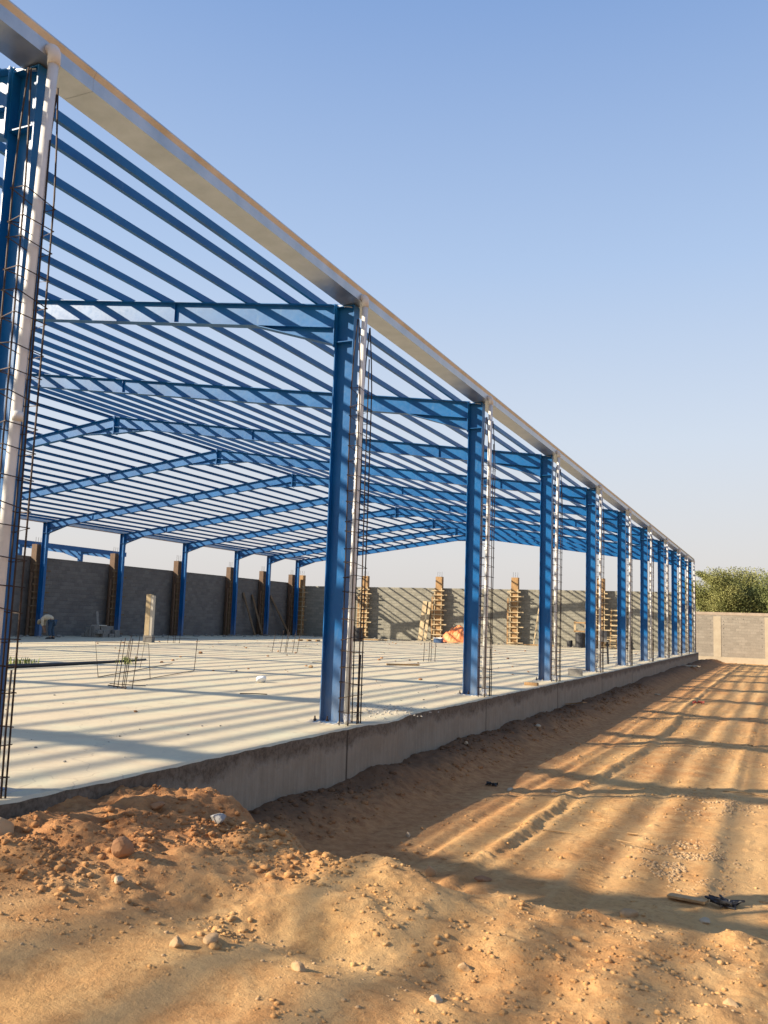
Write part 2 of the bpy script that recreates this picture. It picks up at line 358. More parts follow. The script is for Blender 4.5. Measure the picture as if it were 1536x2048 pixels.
# ------------------------------------------------------------------ ground (one sheet to the horizon)
def ground_z(x, y):
    x = np.asarray(x, float); y = np.asarray(y, float)
    base = -0.92 + 0.10 * sstep(14, 45, y) - 0.12 * sstep(57, 68, y)
    # soil banked against the plinth
    bank = (0.27 + 0.05 * fbm(x*1.3, y*0.9, 3, 5)) * sstep(1.75, 0.75, x)
    z = base + np.where(x > 0.0, bank, 0.10)
    clod = 0.030 * fbm(x*4.5, y*4.5, 3, 21) * sstep(1.9, 1.2, x) * sstep(-2, 1, y)
    z = z + np.abs(clod)
    # gentle swells and the wheel ruts
    z = z + 0.030 * fbm(x*0.5, y*0.3, 3, 3) * sstep(1.5, 3.0, x) + 0.011 * fbm(x*2.6, y*1.9, 4, 4) + 0.05*np.maximum(0, vnoise(x*7.3, y*6.1, 14)*0.7 + vnoise(x*15, y*14, 15)*0.3 - 0.42) * sstep(1.9, 2.4, x)
    rx = 3.17 + 0.02 * vnoise(y*0.6, y*0+3, 8) + 0.28 * sstep(7, 15, y) - 0.3 * sstep(17, 24, y)
    d = x - rx + 0.025 * vnoise(y*2.2, x*2, 61) + 0.012 * vnoise(y*9, x*5, 62)
    wob = 0.85 + 0.25 * vnoise(y*1.1, y*0+1.5, 9)
    wob = wob * (0.65 + 0.45*sstep(-0.55, 0.1, vnoise(y*0.8, y*0+7, 19)))
    rut = 0.040 * np.exp(-((d+0.10)/0.075)**2) * wob - 0.030 * np.exp(-((d-0.05)/0.07)**2) * wob
    z = z + (rut + 0.016*np.abs(fbm(x*9, y*9, 3, 63))*np.exp(-((d+0.05)/0.14)**2)) * sstep(1.5, 3.2, y)
    for (xc, w, dep, sd) in ((2.55, 0.07, 0.030, 31), (4.35, 0.13, 0.026, 32), (5.35, 0.07, 0.024, 33), (6.3, 0.15, 0.03, 34), (7.4, 0.1, 0.02, 35), (9.0, .15, .03, 36)):
        xx = xc + 0.12 * vnoise(y*0.16, y*0 + sd, sd)
        d2 = x - xx
        z = z - dep * np.exp(-(d2/w)**2) * (0.7 + 0.4*vnoise(y*0.8, y*0, sd)) + 0.5*dep * np.exp(-((d2+1.9*w)/w)**2)
    tx = 4.12 - 0.14 * (y - 4)
    tread = (0.012 * np.sin(y * 2*math.pi/0.11 + 8*np.abs(x-tx))) * np.exp(-((x - tx)/0.11)**4) * sstep(3.0, 3.6, y) * sstep(9.0, 6.5, y)
    z = z + tread
    for (x0_, sl_, ph) in ((2.42, 0.012, 0.3), (5.02, -0.02, 1.1), (6.55, 0.01, 2.0)):
        xt_ = x0_ + sl_*(y-4) + 0.03*vnoise(y*0.5, y*0+5, 71)
        z = z + 0.007*np.sin(y*2*math.pi/0.12 + 9*np.abs(x-xt_) + ph) * np.exp(-((x-xt_)/0.12)**4) * sstep(2.4, 3.2, y) * sstep(26, 12, y) * (0.5+0.5*vnoise(y*0.7, y*0+ph, 72))
    # the heap the photographer stands on: a ragged edge that drops to the yard
    top = np.interp(x, [-2, 0.6, 1.5, 2.4, 3.8, 5.0, 6.2, 9, 14], [-0.12, -0.12, -0.16, -0.30, -0.42, -0.50, -0.56, -0.62, -0.9])
    crest = np.interp(x, [-2, 0.6, 1.1, 1.6, 2.4, 3.2, 4.0, 5.0, 6.2, 9, 14], [1.1, 1.35, 1.55, 1.45, 1.05, 1.05, 1.0, 1.15, 1.45, 1.2, 0.5])
    crest = crest + 0.16 * fbm(x*1.7, y*0.4, 3, 41)
    drop = np.interp(x, [0.6, 1.5, 3, 6], [1.5, 1.35, 0.9, 0.75])
    calm = 1 - 0.72 * sstep(-0.35, -0.95, y + 0.25*vnoise(x*1.1, y*1.1, 57)) * sstep(6.6, 3.6, x + 0.5*vnoise(x*0.8, y*0.8, 58))
    tp = top + 0.040 * fbm(x*0.9, y*0.9, 3, 51) * calm + 0.022 * fbm(x*3.6, y*3.6, 3, 52) * calm
    lump = sstep(3.4, 1.2, x) * sstep(-1.6, -0.1, y)
    rough = fbm(x*3.2, y*3.2, 5, 53, 0.62) * (0.010 + 0.030 * lump + 0.012*sstep(crest-1.1, crest, y)) + (1-np.abs(fbm(x*9, y*9, 4, 54, 0.6))) * (0.004 + 0.016*lump)
    tp = tp + rough * calm
    # dug hollow and ridge crossing the heap
    tp = tp - 0.10 * np.exp(-((y + 0.35 - 0.12*(x-3))/0.30)**2) * sstep(2.1, 2.8, x) * sstep(5.2, 4.2, x)
    k = 1 - sstep(0, 1, (y - crest) / drop)
    tp = tp - 0.25 * sstep(-6, -14, y)
    zz = z * (1 - k) + np.maximum(tp, z) * k
    # kept below the floor slab
    inside = sstep(0.58, 0.40, x)
    zz = np.where(x < 0.58, np.minimum(zz, -0.05) * (1-inside) + (-0.85) * inside, zz)
    far = sstep(66, 90, y)
    return zz * (1-far) + (-0.98) * far

def grow(start, step, end, rate):
    out = [start]
    while out[-1] < end: out.append(out[-1] + step); step *= rate
    return out
xs = [-v for v in reversed(grow(0, 1.2, 1500, 1.25))][:-1] + [0.0, 0.3, 0.45, 0.55] + list(np.arange(0.6, 6.6, 0.021)) + grow(6.6, 0.03, 1500, 1.09)
ys = [-3.2 - v for v in reversed(grow(0, 0.05, 1200, 1.2))][:-1] + list(np.arange(-3.2, 4.0, 0.021)) + list(np.arange(4.0, 9, 0.035)) + grow(9, 0.04, 2000, 1.022)
xs = np.array(xs); ys = np.array(ys)
GX, GY = np.meshgrid(xs, ys)
GZ = ground_z(GX, GY)
nx, ny = len(xs), len(ys)
me = bpy.data.meshes.new("ground")
me.vertices.add(nx*ny); me.vertices.foreach_set("co", np.stack([GX, GY, GZ], -1).reshape(-1).astype(np.float32))
ii = (np.arange(ny-1)[:, None] * nx + np.arange(nx-1)[None, :]).reshape(-1)
quads = np.stack([ii, ii+1, ii+nx+1, ii+nx], -1).reshape(-1).astype(np.int32)
nf = len(ii)
me.loops.add(nf*4); me.loops.foreach_set("vertex_index", quads)
me.polygons.add(nf); me.polygons.foreach_set("loop_start", np.arange(0, nf*4, 4, dtype=np.int32)); me.polygons.foreach_set("loop_total", np.full(nf, 4, dtype=np.int32))
me.polygons.foreach_set("use_smooth", np.ones(nf, dtype=bool))
me.update(calc_edges=True); me.validate()
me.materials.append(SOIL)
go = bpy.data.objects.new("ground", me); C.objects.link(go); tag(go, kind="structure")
def gz(x, y): return float(ground_z(np.array([x]), np.array([y]))[0])

# ------------------------------------------------------------------ the raised floor slab
def edge_x(y):
    return 0.61 + 0.010*math.sin(y*1.3) + 0.003*math.sin(y*5.3+1) + 0.004*math.sin(y*17) + 0.13*math.exp(-((y-6.9)/0.55)**2) - 0.05*math.exp(-((y-8.4)/0.5)**2)
Y0, Y1, XL = -24.0, 57.75, -30.42
ey = list(np.arange(Y0, 20, 0.12)) + list(np.arange(20, Y1, 0.5)) + [Y1]
top = MB(); n = len(ey)
V = []
for y in ey: V += [(XL, y, 0), (edge_x(y) - 0.03, y, 0), (edge_x(y), y, -0.020 - 0.004*math.sin(y*7)-0.004*math.sin(y*19))]
F = []
for i in range(n-1):
    a = i*3; b = a+3
    F += [(a, a+1, b+1, b), (a+1, a+2, b+2, b+1)]
top.add(V, F)
o = top.build("floor_slab", SLABT); tag(o, kind="structure")
pl = MB(); V = []; F = []
for y in ey:
    x = edge_x(y)
    V += [(x, y, -0.020 - 0.004*math.sin(y*7)-0.004*math.sin(y*19)), (x + 0.006*math.sin(y*3.1), y, -0.10), (x-0.004, y, -0.35), (x, y, -1.25)]
for i in range(n-1):
    for k in range(3): F.append((i*4+k, i*4+k+1, i*4+k+5, i*4+k+4))
pl.add(V, F)
pl.add([(XL, Y1, 0), (edge_x(Y1), Y1, -0.02), (edge_x(Y1), Y1, -1.25), (XL, Y1, -1.25)], [(0, 1, 2, 3)])
pl.add([(XL, Y0, 0), (edge_x(Y0), Y0, -0.02), (edge_x(Y0), Y0, -1.25), (XL, Y0, -1.25)], [(0, 3, 2, 1)])
o = pl.build("foundation_edge", PLINTH); tag(o, kind="structure")

# ------------------------------------------------------------------ the blue steel building
def fy(k): return (k*6.0 if k <= 8 else 48.0 + (k-8)*4.35) + 0.09
FR = list(range(-3, 11))
EAVE, RIDGE, MID, HW = 5.98, 7.97, -14.7, 14.7
FARX = -29.4
steel = empty("steel_shed", (0, 0, 0), "unclad blue steel portal-frame shed with rows of roof purlins standing on the pale concrete floor", "building")

def column_mesh(out):      # out=+1: outer flange towards +X
    s = out; m = MB()
    t = 0.014
    def bx(a, b, y0, y1, z0, z1): m.box(min(s*a, s*b), max(s*a, s*b), y0, y1, z0, z1)
    bx(0, t, -0.09, 0.09, 0.02, 5.98)
    bx(0.286, 0.30, -0.09, 0.09, 0.02, 5.940)
    bx(t, 0.286, -0.005, 0.005, 0.02, 5.940)
    bx(t, 0.286, -0.085, -0.005, 5.40, 5.412); bx(t, 0.286, 0.005, 0.085, 5.40, 5.412)
    bx(t, 0.286, -0.088, 0.088, 5.928, 5.9395)
    return m
def base_mesh(s):
    m = MB(); m.box(min(-0.05*s, 0.33*s), max(-0.05*s, 0.33*s), -0.2, 0.2, 0.001, 0.02)
    return m
def bolt_mesh(s):
    m = MB()
    m.tube([(0, 0, 0.018), (0, 0, 0.045)], 0.022, 6); m.tube([(0, 0, 0.045), (0, 0, 0.09)], 0.010, 6)
    return m
def grout_mesh(s, sd):
    r = random.Random(sd); m = MB(); N = 16; V = []; F = []
    for i in range(N):
        for j in range(N):
            e = min(i, j, N-1-i, N-1-j)
            under = 4 <= i <= 12 and 3 <= j <= 12
            h = -0.003 if e == 0 else (0.0012 if under else r.random()**2*0.055 if e > 1 else r.random()*0.012)
            V.append((s*(-0.15 + 0.56*i/(N-1)) + r.uniform(-.012, .012), -0.29 + 0.58*j/(N-1) + r.uniform(-.012, .012), h))
    for i in range(N-1):
        for j in range(N-1): a = i*N+j; F.append((a, a+1, a+N+1, a+N))
    m.add(V, F); return m
_ico = {}
def ico(sub):
    if sub not in _ico:
        bm = bmesh.new(); bmesh.ops.create_icosphere(bm, subdivisions=sub, radius=1.0)
        bm.verts.ensure_lookup_table()
        _ico[sub] = ([v.co.copy() for v in bm.verts], [tuple(v.index for v in f.verts) for f in bm.faces]); bm.free()
    return _ico[sub]
def blob(m, c, r3, r, sub=1, rough=0.25, facet=0):
    vs_, fs_ = ico(sub)
    q = Matrix.Rotation(r.uniform(0, 6.28), 3, 'Z') @ Matrix.Rotation(r.uniform(-.4, .4), 3, 'X')
    out = []
    ax = Vector((r.uniform(-1, 1), r.uniform(-1, 1), r.uniform(-1, 1)))
    cuts = [(Vector((r.gauss(0, 1), r.gauss(0, 1), r.gauss(0, 1))).normalized(), r.uniform(0.42, 0.8)) for _ in range(facet)]
    for v in vs_:
        k = 1 + rough * (r.random() - 0.5) + 0.15 * math.sin(3*v.dot(ax))
        for fa, fd in cuts:
            e = v.dot(fa)*k - fd
            if e > 0: k -= e*0.9
        w = q @ Vector((v.x*r3[0]*k, v.y*r3[1]*k, v.z*r3[2]*k))
        out.append((c[0]+w.x, c[1]+w.y, c[2]+w.z))
    m.add(out, fs_)

def rafter_mesh(s, near):   # s=+1 near half (from X=0 going to -14.7); s=-1 mirrored far half
    m = MB(); D = 0.34; w = 0.088
    def X(a): return -a if s > 0 else FARX + a      # a: distance from the inner flange
    def zt(a): return EAVE + (RIDGE-EAVE) * a / HW
    def sheet(pts, y0, y1):
        poly = [(X(a), z) for a, z in pts]; m.prism(poly, 'y', y0, y1)
    L = HW - 0.016
    sheet([(0.015, zt(0.015)), (L, zt(L)), (L, zt(L)-0.012), (0.015, zt(0.015)-0.012)], -w, w)              # top flange
    sheet([(0.02, zt(0)-0.012), (L, zt(L)-0.012), (L, zt(L)-D), (0.02, zt(0)-D)], -0.005, 0.005)              # web
    sheet([(0.02, zt(0.02)-D), (L, zt(L)-D), (L, zt(L)-D-0.012), (0.02, zt(0.02)-D-0.012)], -w, w)          # bottom flange
    return m
def haunch_mesh(s, peak):
    m = MB(); w = 0.09; D = 0.352
    def X(a): return -a if s > 0 else FARX + a
    def zt(a): return EAVE + (RIDGE-EAVE) * a / HW
    if not peak: A, B, zb = 0.02, 1.35, zt(0)-D-0.24
    else: A, B, zb = HW-0.02, HW-1.35, zt(HW)-D-0.22
    p0 = (X(A), zt(A)-D); p1 = (X(B), zt(B)-D); p2 = (X(A), zb)
    m.prism([p0, p1, p2], 'y', -0.005, 0.005)
    m.prism([p2, p1, (p1[0], p1[1]-0.012), (p2[0], p2[1]-0.012)], 'y', -w, w)
    return m
def plate_mesh(s, a, z0, z1, w=0.11, t=0.012):
    m = MB(); x = (-a if s > 0 else FARX + a)
    m.box(x-t, x+t, -w, w, z0, z1); return m

def zt(a): return EAVE + (RIDGE-EAVE)*a/HW
protos = {}
def place(key, build, name, mat, parent, loc, smooth=False):
    if key in protos:
        o = protos[key].copy(); C.objects.link(o); o.parent = parent; o.location = loc
    else:
        o = build().build(name, mat, parent, loc, smooth); protos[key] = o
    return o
for k in FR:
    y = fy(k)
    for s, x0 in ((1, 0.0), (-1, FARX)):
        c = place(('col', s), lambda: column_mesh(s), "column", BLUE, steel, (x0, y, 0))
        place(('bp', s), lambda: base_mesh(s), "base_plate", BLUE, c, (0, 0, 0))
        if s > 0 and k >= 0:
            for bx_, by in ((-0.025, -0.17), (-0.025, 0.17), (0.13, -0.1), (0.13, 0.1)):
                place(('bolt',), lambda: bolt_mesh(s), "anchor_bolt", REBAR, c, (bx_, by, 0))
            place(('gr', k % 3), lambda: grout_mesh(1, 50+k), "grout_bed", CONC, c, (0, 0, 0))
        r = place(('raf', s), lambda: rafter_mesh(s, True), "rafter", BLUE, steel, (0, y, 0))
        place(('ha', s), lambda: haunch_mesh(s, False), "eave_haunch", BLUE, r, (0, 0, 0))
        place(('hp', s), lambda: haunch_mesh(s, True), "ridge_haunch", BLUE, r, (0, 0, 0))
        place(('ep', s), lambda: plate_mesh(s, 0.008 if s > 0 else 0.008, 5.33, 5.975, 0.12, 0.007), "end_plate", BLUE, r, (0, 0, 0))
        place(('sp', s), lambda: plate_mesh(s, 2.95, zt(2.95)-0.335, zt(2.95)-0.02, 0.045, 0.006), "splice_plate", BLUE, r, (0, 0, 0))
        place(('sp2', s), lambda: plate_mesh(s, 9.2, zt(9.2)-0.335, zt(9.2)-0.02, 0.045, 0.006), "splice_plate", BLUE, r, (0, 0, 0))
        place(('rp', s), lambda: plate_mesh(s, HW-0.010, zt(HW)-0.60, zt(HW)+0.03, 0.11, 0.008), "ridge_plate", BLUE, r, (0, 0, 0))

# purlins: lipped channels, one long line each
pd = [0.34, 0.80] + [1.58 + 0.808*i for i in range(16)] + [14.45]
PY0, PY1 = -18.6, 57.05
def purlin_mesh(s):
    m = MB(); h, w, t, lip = 0.10, 0.05, 0.003, 0.014
    pts = [(0, 0), (w, 0), (w, lip), (w-t, lip), (w-t, t), (t, t), (t, h-t), (w-t, h-t), (w-t, h-lip), (w, h-lip), (w, h), (0, h)]
    m.prism([(-s*(px)*1.0, pz) for px, pz in pts], 'y', PY0, PY1)
    return m
for s in (1, -1):
    for i, a in enumerate(pd):
        x = -a + 0.03 if s > 0 else FARX + a - 0.03
        z = EAVE + (RIDGE-EAVE)*a/HW + 0.003
        place(('pur', s), lambda: purlin_mesh(s), "purlin", BLUE, steel, (x, 0, z))

# gutters with their flashing
def gutter_mesh(s):
    m = MB(); t = 0.003
    pr_ = [(0.10, 6.105), (0.10, 5.950), (0.43, 5.950), (0.43, 6.072), (0.458, 6.122), (0.458, 6.135), (0.442, 6.138)]
    def off(pts, d):
        out = []
        for i, p in enumerate(pts):
            a = Vector(pts[max(i-1, 0)]); b = Vector(pts[min(i+1, len(pts)-1)]); dd = (b-a).normalized()
            out.append((p[0] - dd.y*d, p[1] + dd.x*d))
        return out
    inner = off(pr_, t)
    poly = pr_ + inner[::-1]
    y = PY0
    segs = [-18.6] + [fy(k) + 0.4 for k in range(-2, 11)]
    for j in range(len(segs)-1):
        dx = 0.0015 * (j % 2)
        m.prism([((p[0]+dx)*s, p[1]-dx) for p in poly], 'y', segs[j], segs[j+1] + 0.001)
    return m
g1 = gutter_mesh(1).build("gutter", GALV, steel, (0, 0, 0))
g2 = gutter_mesh(-1).build("gutter", GALV, steel, (FARX, 0, 0))
# gutter brackets between eave and column head
for k in range(-1, 11):
    place(('gb',), lambda: MB().beam((0.016, -0.07, 5.955), (0.26, -0.07, 5.905), 0.03, 0.012), "gutter_bracket", GALV, steel, (0, fy(k), 0))

# downpipes: elbow out of the gutter face, long pipe with couplings, shoe at the foot
PXX, PYY = 0.485, -0.16
def pipe_mesh(jit):
    m = MB()
    m.tube([(PXX, PYY+0.05, 5.91), (PXX-0.004+jit*0.01, PYY+0.01, 4.2), (PXX-0.01+jit*0.015, PYY-0.02, 2.4), (PXX-0.005, PYY-0.05, 0.10)], 0.042, 20, True)
    return m
def coupling(z, r=0.0455, h=0.07):
    return MB().tube([(PXX-0.008, PYY-0.01, z-h/2), (PXX-0.008, PYY-0.012, z+h/2)], r, 20)
def elbow_mesh():
    m = MB(); pts = []
    cx, cz, R = PXX-0.05, 5.960, 0.05
    PYE = PYY + 0.05
    pts.append((0.425, PYE, cz+R))
    for i in range(7):
        a = math.pi/2 * (1 - i/6); pts.append((cx + R*math.cos(a), PYE, cz + R*math.sin(a)))
    pts.append((PXX, PYE, 5.87))
    m.tube(pts, 0.052, 20); return m
def shoe_mesh():
    m = MB(); m.tube([(PXX-0.005, PYY-0.05, 0.15), (PXX-0.005, PYY-0.05, 0.10), (PXX+0.005, PYY-0.055, 0.065), (PXX+0.03, PYY-0.07, 0.045)], 0.047, 16); return m
for k in range(-1, 11):
    dp = place(('pipe', k % 3), lambda: pipe_mesh([-1, 0.4, 1][k % 3]), "downpipe", PVC, steel, (0, fy(k), 0), True)
    place(('elb',), elbow_mesh, "elbow", PVC, dp, (0, 0, 0), True)
    place(('shoe',), shoe_mesh, "pipe_shoe", PVC, dp, (0, 0, 0), True)
    place(('cp',), lambda: coupling(2.9), "coupling", PVC, dp, (0, 0, 0), True)

# ------------------------------------------------------------------ rebar cages round the downpipes
ordn = ["first", "second", "third", "fourth", "fifth", "sixth", "seventh", "eighth", "ninth", "tenth", "eleventh"]
CX0, CX1, CY0, CY1 = 0.405, 0.535, -0.29, 0.11
def bar_mesh(x, y, bend, topz):
    m = MB(); lean = 0.012*math.sin(x*40+y*9)
    m.tube([(x, y, 0.002), (x+lean, y, 1.8), (x-lean, y+lean, 3.6), (x, y, 4.75), (x+bend[0]*0.35, y+bend[1]*0.35, 5.2), (x+bend[0], y+bend[1], topz)], 0.0085, 6)
    return m
def splice_bar():
    m = MB(); m.tube([(CX1-0.02, CY1-0.03, 0.0), (CX1-0.028, CY1-0.028, 0.5), (CX1-0.016, CY1-0.034, 0.95)], 0.010, 6); return m
def stirrup_mesh(v):
    r = random.Random(v); m = MB(); e = 0.014
    t = [r.uniform(-0.03, 0.03) for _ in range(4)]
    a = (CX0-e, CY0-e, t[0]); b = (CX1+e, CY0-e, t[1]); c = (CX1+e, CY1+e, t[2]); d = (CX0-e, CY1+e, t[3])
    m.tube([a, b, c, d, (CX0-e, CY0-e, t[0]+0.012), (CX0+0.05, CY0+0.06, t[0]+0.012)], 0.0048, 5)
    return m
def make_cage():
    root = empty("rebar_cage", (0, 0, 0), "x", "rebar cage", "rebar cages round the downpipes")
    mx = (CX0+CX1)/2
    for x, y, bx_, by in ((CX0, CY0, 0.06, 0.0), (CX1, CY0, -0.06, 0.02), (CX0, CY1, 0.06, 0.01), (CX1, CY1, -0.06, 0.0), (CX1, (CY0+CY1)/2+0.08, 0.0, 0.0)):
        bar_mesh(x, y, (bx_, by), 5.72 if bx_ else 5.2).build("bar", REBAR, root, (0, 0, 0), True)
    splice_bar().build("splice_bar", REBAR, root, (0, 0, 0), True)
    pr_ = [stirrup_mesh(i) for i in range(4)]
    base = [None]*4
    for i in range(23):
        z = 0.16 + i * 0.205 + 0.02*math.sin(i*2.3)
        j = i % 4
        if base[j] is None: base[j] = pr_[j].build("stirrup", REBAR, root, (0, 0, z), False)
        else:
            o = base[j].copy(); C.objects.link(o); o.parent = root; o.location = (0, 0, z)
    return root
cage = make_cage()
for k in range(0, 11):
    c = cage if k == 0 else copy_tree(cage)
    c.location = (0, fy(k), 0)
    rk = random.Random(900+k)
    if k: c.rotation_euler = (math.radians(rk.uniform(-.35, .35)), math.radians(rk.uniform(-.25, .25)), math.radians(rk.uniform(-4, 4))); c.scale = (1, 1, rk.uniform(0.97, 1.01))
    if k == 0: c.location = (-0.01, -0.02, 0); c.scale = (1, 0.76, 1); lab = "tall rusty rebar cage round the nearest downpipe, at the left edge of the picture"
    elif k == 1: lab = "tall rusty rebar cage round the downpipe of the first whole column beside the floor edge"
    elif k == 10: lab = "small distant rebar cage at the last blue column, by the far corner of the floor"
    else: lab = "rusty rebar cage round the downpipe of the %s whole blue column from the left" % ordn[k-1]
    c["label"] = lab

# ------------------------------------------------------------------ walls
WX = -30.3
def wall_top(z, y): return z
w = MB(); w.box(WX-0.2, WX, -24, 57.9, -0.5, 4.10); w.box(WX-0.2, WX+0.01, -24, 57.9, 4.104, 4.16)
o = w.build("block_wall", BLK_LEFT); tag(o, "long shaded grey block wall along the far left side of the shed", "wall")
w = MB(); w.box(WX-0.2, 0.40, 57.91, 58.11, -0.9, 3.86); w.box(WX-0.2, 0.40, 57.90, 58.12, 3.864, 3.96)
o = w.build("block_wall", BLK_END); tag(o, "sunlit grey block wall closing the far end of the shed, striped by purlin shadows", "wall")
yw = empty("yard_wall", (0.0, 68.0, 0), "lower tan block wall of the yard, right of the last blue column, under the trees", "wall")
w = MB(); w.box(-6, 40, 0, 0.2, -0.50, 2.66); w.build("wall_panel", BLK_OUT, yw)
w = MB(); w.box(-6, 40, -0.015, 0.2, 2.664, 2.88); w.build("top_beam", m_simple("top_beam_render", (0.30, 0.23, 0.17), (0.42, 0.34, 0.26), 2, 0.9, 0, 0.006), yw)
w = MB(); w.box(-6, 40, -0.05, 0.25, -1.4, -0.504); w.build("ground_beam", CONCL, yw)
for i, x in enumerate((1.12, 4.75, 8.4, 12.0, 15.6)):
    MB().box(x-0.27, x+0.27, -0.02, 0.19, -0.50, 2.56).build("pier", CONCL, yw)
hole = MB()
for x in (0.66, 1.58, 4.28, 5.2):
    for z in (0.35, 1.0, 1.3, 1.65, 1.95, 2.2): hole.box(x-0.02, x+0.02, -0.004, 0.05, z-0.03, z+0.03)
for x in (1.9, 2.25, 2.6, 3.0): hole.box(x-0.02, x+0.02, -0.004, 0.05, 2.36, 2.42)
hole.build("tie_hole", BLACKP, yw)

# ------------------------------------------------------------------ timber column shutters along the walls
def make_form(h=4.8, ply=None):
    root = empty("column_shutter", (0, 0, 0), "x", "column formwork", "timber column shutters against the walls")
    W = 0.25
    MB().box(-W, W, -0.20, 0.16, 0.0, h).build("plywood_box", ply or PLYW, root)
    for x in (-W-0.05, W-0.02, ):
        MB().box(x, x+0.07, -0.27, -0.203, 0.0, h-0.85).build("stud", PALEW if ply is None else DARKW, root)
    MB().box(-W-0.28, -W-0.16, -0.22, -0.17, 0.0, h-1.5).build("side_board", ply or PLYW, root)
    r = random.Random(3)
    z = 0.12; i = 0; pro = None
    while z < h-0.9:
        l = 0.42 + r.uniform(0, 0.10); rr = 0.42 + (0.30 if i % 3 == 0 else r.uniform(0, 0.16))
        m = MB(); m.box(-l, rr, -0.335, -0.273, z-0.035, z+0.035)
        m.build("yoke", PALEW if ply is None else DARKW, root)
        z += 0.36 + r.uniform(-0.04, 0.04); i += 1
    for x in (-0.17, 0.0, 0.17):
        MB().tube([(x, 0, h-0.1), (x+0.01, 0.0, h+0.38)], 0.009, 5).build("starter_bar", REBAR, root)
    return root
form = make_form()
ends = [(-23.9, "timber column shutter on the far end wall, directly behind the first downpipe"),
        (-17.75, "timber column shutter on the far end wall beside the orange tarpaulin heap"),
        (-11.9, "timber column shutter on the far end wall between the second and third whole blue columns"),
        (-5.75, "timber column shutter on the far end wall mostly hidden behind the fourth blue column")]
for i, (x, lab) in enumerate(ends):
    f_ = form if i == 0 else copy_tree(form)
    f_.location = (x, 57.66, 0); f_["label"] = lab
lefts = [(5, "shaded timber column shutter on the left wall behind the bending worker"), (6, "shaded timber column shutter on the left wall where the neighbouring blue roof ends"),
         (7, "shaded timber column shutter on the left wall just right of the pale standing form"), (8, "shaded timber column shutter on the left wall left of the leaning scaffold boards"),
         (9, "shaded timber column shutter on the left wall between the two pairs of leaning boards"), (10, "shaded timber column shutter on the left wall nearest the far corner")]
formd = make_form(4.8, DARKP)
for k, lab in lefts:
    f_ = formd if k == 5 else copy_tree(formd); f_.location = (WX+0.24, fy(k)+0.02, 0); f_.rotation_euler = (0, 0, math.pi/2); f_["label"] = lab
corner = copy_tree(form); corner.location = (-29.6, 57.66, 0); corner["label"] = "timber column shutter in the far left corner where the two walls meet"

# ------------------------------------------------------------------ neighbouring shed behind the left wall
nb = empty("blue_shed", (-45, 0, 0), "small blue steel shed roof showing above the left wall in the distance", "building")
def nrafter():
    m = MB()
    m.prism([(0, 6.15), (-7, 6.85), (-7, 6.5), (-1.6, 5.92), (0, 5.45)], 'y', -0.01, 0.01)
    m.prism([(0, 6.17), (-7, 6.87), (-7, 6.85), (0, 6.15)], 'y', -0.1, 0.1)
    m.prism([(0, 5.45), (-1.6, 5.92), (-1.6, 5.90), (0, 5.43)], 'y', -0.1, 0.1)
    return m
npro = None
for i, y in enumerate((31.0, 37.0, 43.0, 49.2, 54.0)):
    for nm, mb, mt in (("column", MB().box(-0.15, 0.15, -0.14, 0.14, -0.9, 6.1), BLUE), ("rafter", nrafter(), BLUE)):
        mb.build(nm, mt, nb, (0, y, 0))
    MB().prism([(0, 6.10), (0, 5.82), (1.6 if i < 4 else 0.2, 6.10)], 'x', -0.02, 0.0).build("knee_brace", BLUE, nb, (0.16, y, 0))
MB().box(0.16, 0.24, 20, 54.3, 6.02, 6.38).build("eave_beam", BLUE, nb)
for i in range(7):
    MB().box(-0.9*(i+1), -0.9*(i+1)+0.06, 20, 54.3, 6.28+0.09*i, 6.40+0.09*i).build("purlin", BLUE, nb)

# ------------------------------------------------------------------ things on the floor
def bars_thing(name, loc, spots, h, label, lean=(0, 0), r=0.009, group="starter bars cast in the floor"):
    root = empty(name, loc, label, "starter bars", group)
    for i, (x, y) in enumerate(spots):
        MB().tube([(x, y, 0.0), (x+lean[0]*0.5, y+lean[1]*0.5, h*0.5), (x+lean[0], y+lean[1], h*(0.93+0.05*(i % 3)))], r, 6).build("bar", REBAR, root, (0, 0, 0), True)
    return root
sb = bars_thing("starter_bars", (-5.4, 8.3, 0), [(-0.30, 0.12), (-0.12, 0.02), (-0.05, 0.10), (0.02, -0.03), (0.14, -0.08), (0.20, 0.04)], 0.95, "nearest cluster of thin starter bars rising from the floor beside the bent rebar hoops", (0.06, 0.05), 0.008)
MB().tube([(-0.42, 0.1, 0.03), (0.2, -0.12, 0.03)], 0.012, 6).build("tie_bar", REBAR, sb)
MB().tube([(-0.32, 0.02, 0.07), (0.3, 0.3, 0.05)], 0.008, 6).build("tie_bar", REBAR, sb)
bars_thing("starter_bars", (-12.5, 26.3, 0), [(-0.35, -0.4), (-0.22, 0.0), (-0.05, 0.1), (0.12, -0.1), (0.3, 0.1), (0.42, 0.25)], 0.9, "leaning cluster of starter bars on the floor, left of the first whole column", (0.10, 0.05), 0.012)
bars_thing("starter_bars", (-5.84, 25.2, 0), [(-0.15, -0.18), (-0.02, 0.0), (0.05, 0.03), (0.14, 0.2)], 0.72, "upright cluster of starter bars between the first and second whole columns", (0.02, 0.01), 0.012)
bars_thing("starter_bars", (-20.9, 30.0, 0), [(-0.2, -0.1), (-0.02, 0.1), (0.15, 0.0), (0.3, 0.15)], 0.5, "short starter bars just right of the pale standing column form", (0.02, 0.02), 0.012)

